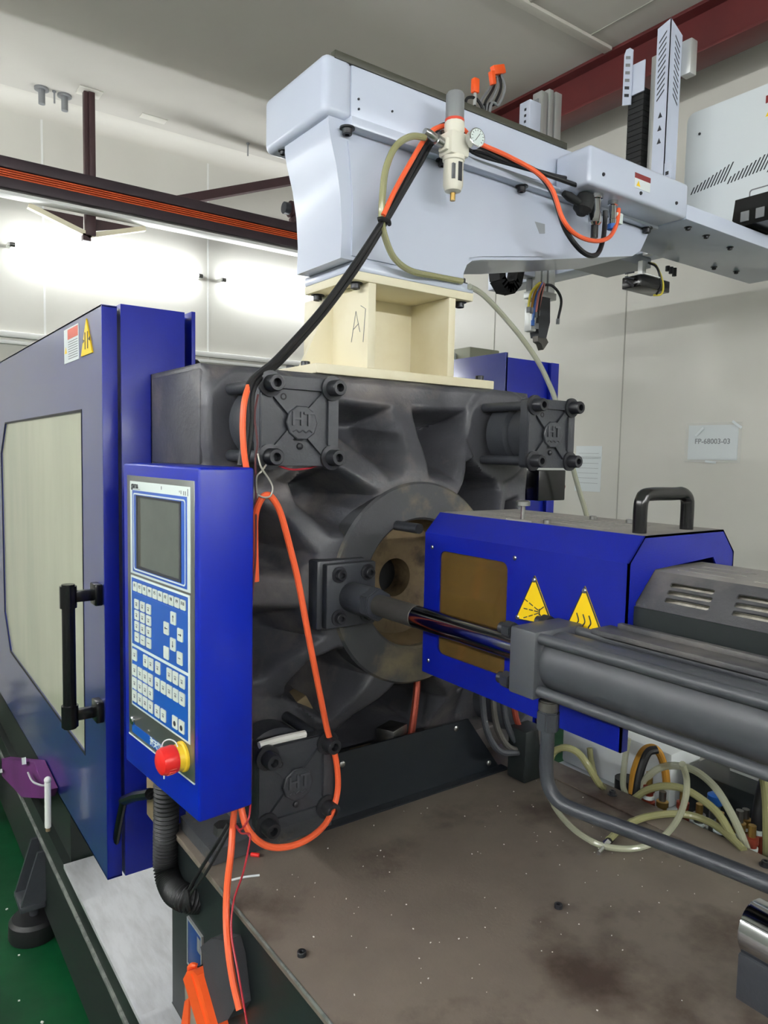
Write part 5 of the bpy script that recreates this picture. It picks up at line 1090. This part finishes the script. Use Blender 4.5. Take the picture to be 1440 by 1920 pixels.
# chrome guide bar end at the right edge of the bed
gbk = thing('guide_bar', 'polished guide bar end on a dark block at the right edge of the bed', 'guide bar', (1.075, 0.3, 0.80))
MB().box(1.037, 1.115, -0.4, 0.510, 0.80, 0.872, 0.003).build('support_block', 'iron_dark', gbk)
MB().cyl((1.076, -0.4, 0.899), (1.076, 0.512, 0.899), 0.0425, 40, bev=0.004).build('bar', 'chrome', gbk)

# ------------------------------------------------------------------ pouch and multimeter hanging on the bed front
po = MB().prism([p[1:] for p in [(0.49, 1.228, 0.678), (0.49, 1.178, 0.724), (0.49, 1.117, 0.754), (0.49, 1.097, 0.732), (0.49, 1.075, 0.659), (0.49, 1.103, 0.619), (0.49, 1.173, 0.558), (0.49, 1.203, 0.616)]], 'x', 0.490, 0.5195, 0.010).build('tool_pouch', 'pouch_black')
tag(po, 'black soft pouch hanging on the bed front below the orange lead', 'pouch')
mmt = thing('multimeter', 'orange and grey handheld meter hanging beside the black pouch', 'meter', (0.49, 1.29, 0.42))
MB().prism([p[1:] for p in [(0.478, 1.287, 0.582), (0.478, 1.267, 0.61), (0.478, 1.235, 0.632), (0.478, 1.214, 0.635), (0.478, 1.134, 0.57), (0.478, 1.198, 0.525)]], 'x', 0.478, 0.508, 0.004).build('holster', 'orange_rubber', mmt)
MB().prism([p[1:] for p in [(0.476, 1.265, 0.597), (0.476, 1.24, 0.623), (0.476, 1.153, 0.563), (0.476, 1.188, 0.538)]], 'x', 0.4755, 0.4785, 0.001).build('face', 'orange_rubber', mmt)
MB().prism([p[1:] for p in [(0.486, 1.3, 0.561), (0.486, 1.272, 0.573), (0.486, 1.229, 0.5), (0.486, 1.289, 0.457)]], 'x', 0.486, 0.508, 0.003).build('body', 'meter_grey', mmt)
MB().prism([p[1:] for p in [(0.482, 1.29, 0.533), (0.482, 1.267, 0.556), (0.482, 1.273, 0.471), (0.482, 1.319, 0.438)]], 'x', 0.482, 0.508, 0.003).build('side_bumper', 'orange_rubber', mmt)
MB().tube([(0.492, 1.287, 0.591), (0.49, 1.282, 0.604), (0.49, 1.266, 0.618), (0.496, 1.262, 0.616)], 0.0055, 8).build('hanging_loop', 'orange_rubber', mmt)
MB().prism([p[1:] for p in [(0.495, 1.257, 0.62), (0.495, 1.23, 0.625), (0.495, 1.22, 0.59), (0.495, 1.241, 0.576)]], 'x', 0.495, 0.5195, 0.002).build('probe_holder', 'matte_black', mmt)

# ------------------------------------------------------------------ bag and white tube by the clamp base
pb = thing('purple_bag', 'purple bag with small white labels resting against the clamp base', 'bag', (0.40, 2.5, 0.322))
MB().prism([(2.215, 0.605), (2.40, 0.622), (3.05, 0.40), (3.05, 0.33), (2.62, 0.42), (2.255, 0.565)], 'x', 0.415, 0.447, 0.008).build('bag_body', 'purple_fabric', pb)
MB().obox((0.404, 2.50, 0.593), (0.0015, 0, 0), (0, 0.03, -0.012), (0, 0.004, 0.010)).build('label_patch', 'paper', pb)
MB().obox((0.404, 3.0, 0.372), (0.0015, 0, 0), (0, 0.03, -0.012), (0, 0.003, 0.006)).build('label_patch', 'paper', pb)
MB().tube([(0.402, 2.42, 0.585), (0.395, 2.33, 0.60), (0.392, 2.25, 0.62), (0.395, 2.14, 0.655), (0.40, 2.125, 0.672)], 0.003, 6).build('cord', 'ledge_white', pb)
wt = thing('white_tube', 'slim white plastic tube hanging beside the purple bag', 'tube', (0.402, 2.125, 0.53))
MB().cyl((0.402, 2.130, 0.535), (0.402, 2.123, 0.672), 0.0085, 12, bev=0.002).build('barrel', 'white_plastic', wt)
MB().cyl((0.402, 2.131, 0.525), (0.402, 2.130, 0.540), 0.0065, 10).build('tip', 'wood_tan', wt)
MB().sphere((0.402, 2.123, 0.676), 0.010, 10).build('top_knob', 'white_plastic', wt)
gbag = MB().tube([(0.36, 3.40, 0.02), (0.355, 3.38, 0.25), (0.36, 3.35, 0.48), (0.37, 3.33, 0.62)], 0.06, 12, radii=lambda t: 0.075*(1-0.65*t)+0.008*math.sin(t*40)).build('plastic_bag', 'box_sage')
tag(gbag, 'crumpled pale plastic bag standing at the left edge behind the door', 'bag')

# ------------------------------------------------------------------ scattered granules
def granules(name, n, region, z, smin, smax, label, seed):
    r = random.Random(seed); b = MB()
    for _ in range(n):
        x, y = region(r); s = r.uniform(smin, smax); a = r.uniform(0, 3.14)
        b.obox((x, y, z+s*0.5), (s*math.cos(a), s*math.sin(a), 0), (-0.6*s*math.sin(a), 0.6*s*math.cos(a), 0), (0, 0, s*0.5))
    o = b.build(name, 'granule_white', None, 0); tag(o, label, 'granules', kind='stuff'); return o
granules('plastic_granules', 150, lambda r: (r.uniform(0.55, 1.42), r.uniform(0.35, 1.25)), 0.80, 0.0005, 0.0013, 'tiny white plastic crumbs scattered over the bed top', 1)
granules('floor_granules', 70, lambda r: (r.uniform(0.05, 0.40), r.uniform(1.4, 3.6)), 0.0, 0.0015, 0.004, 'white plastic crumbs scattered over the green floor', 2)
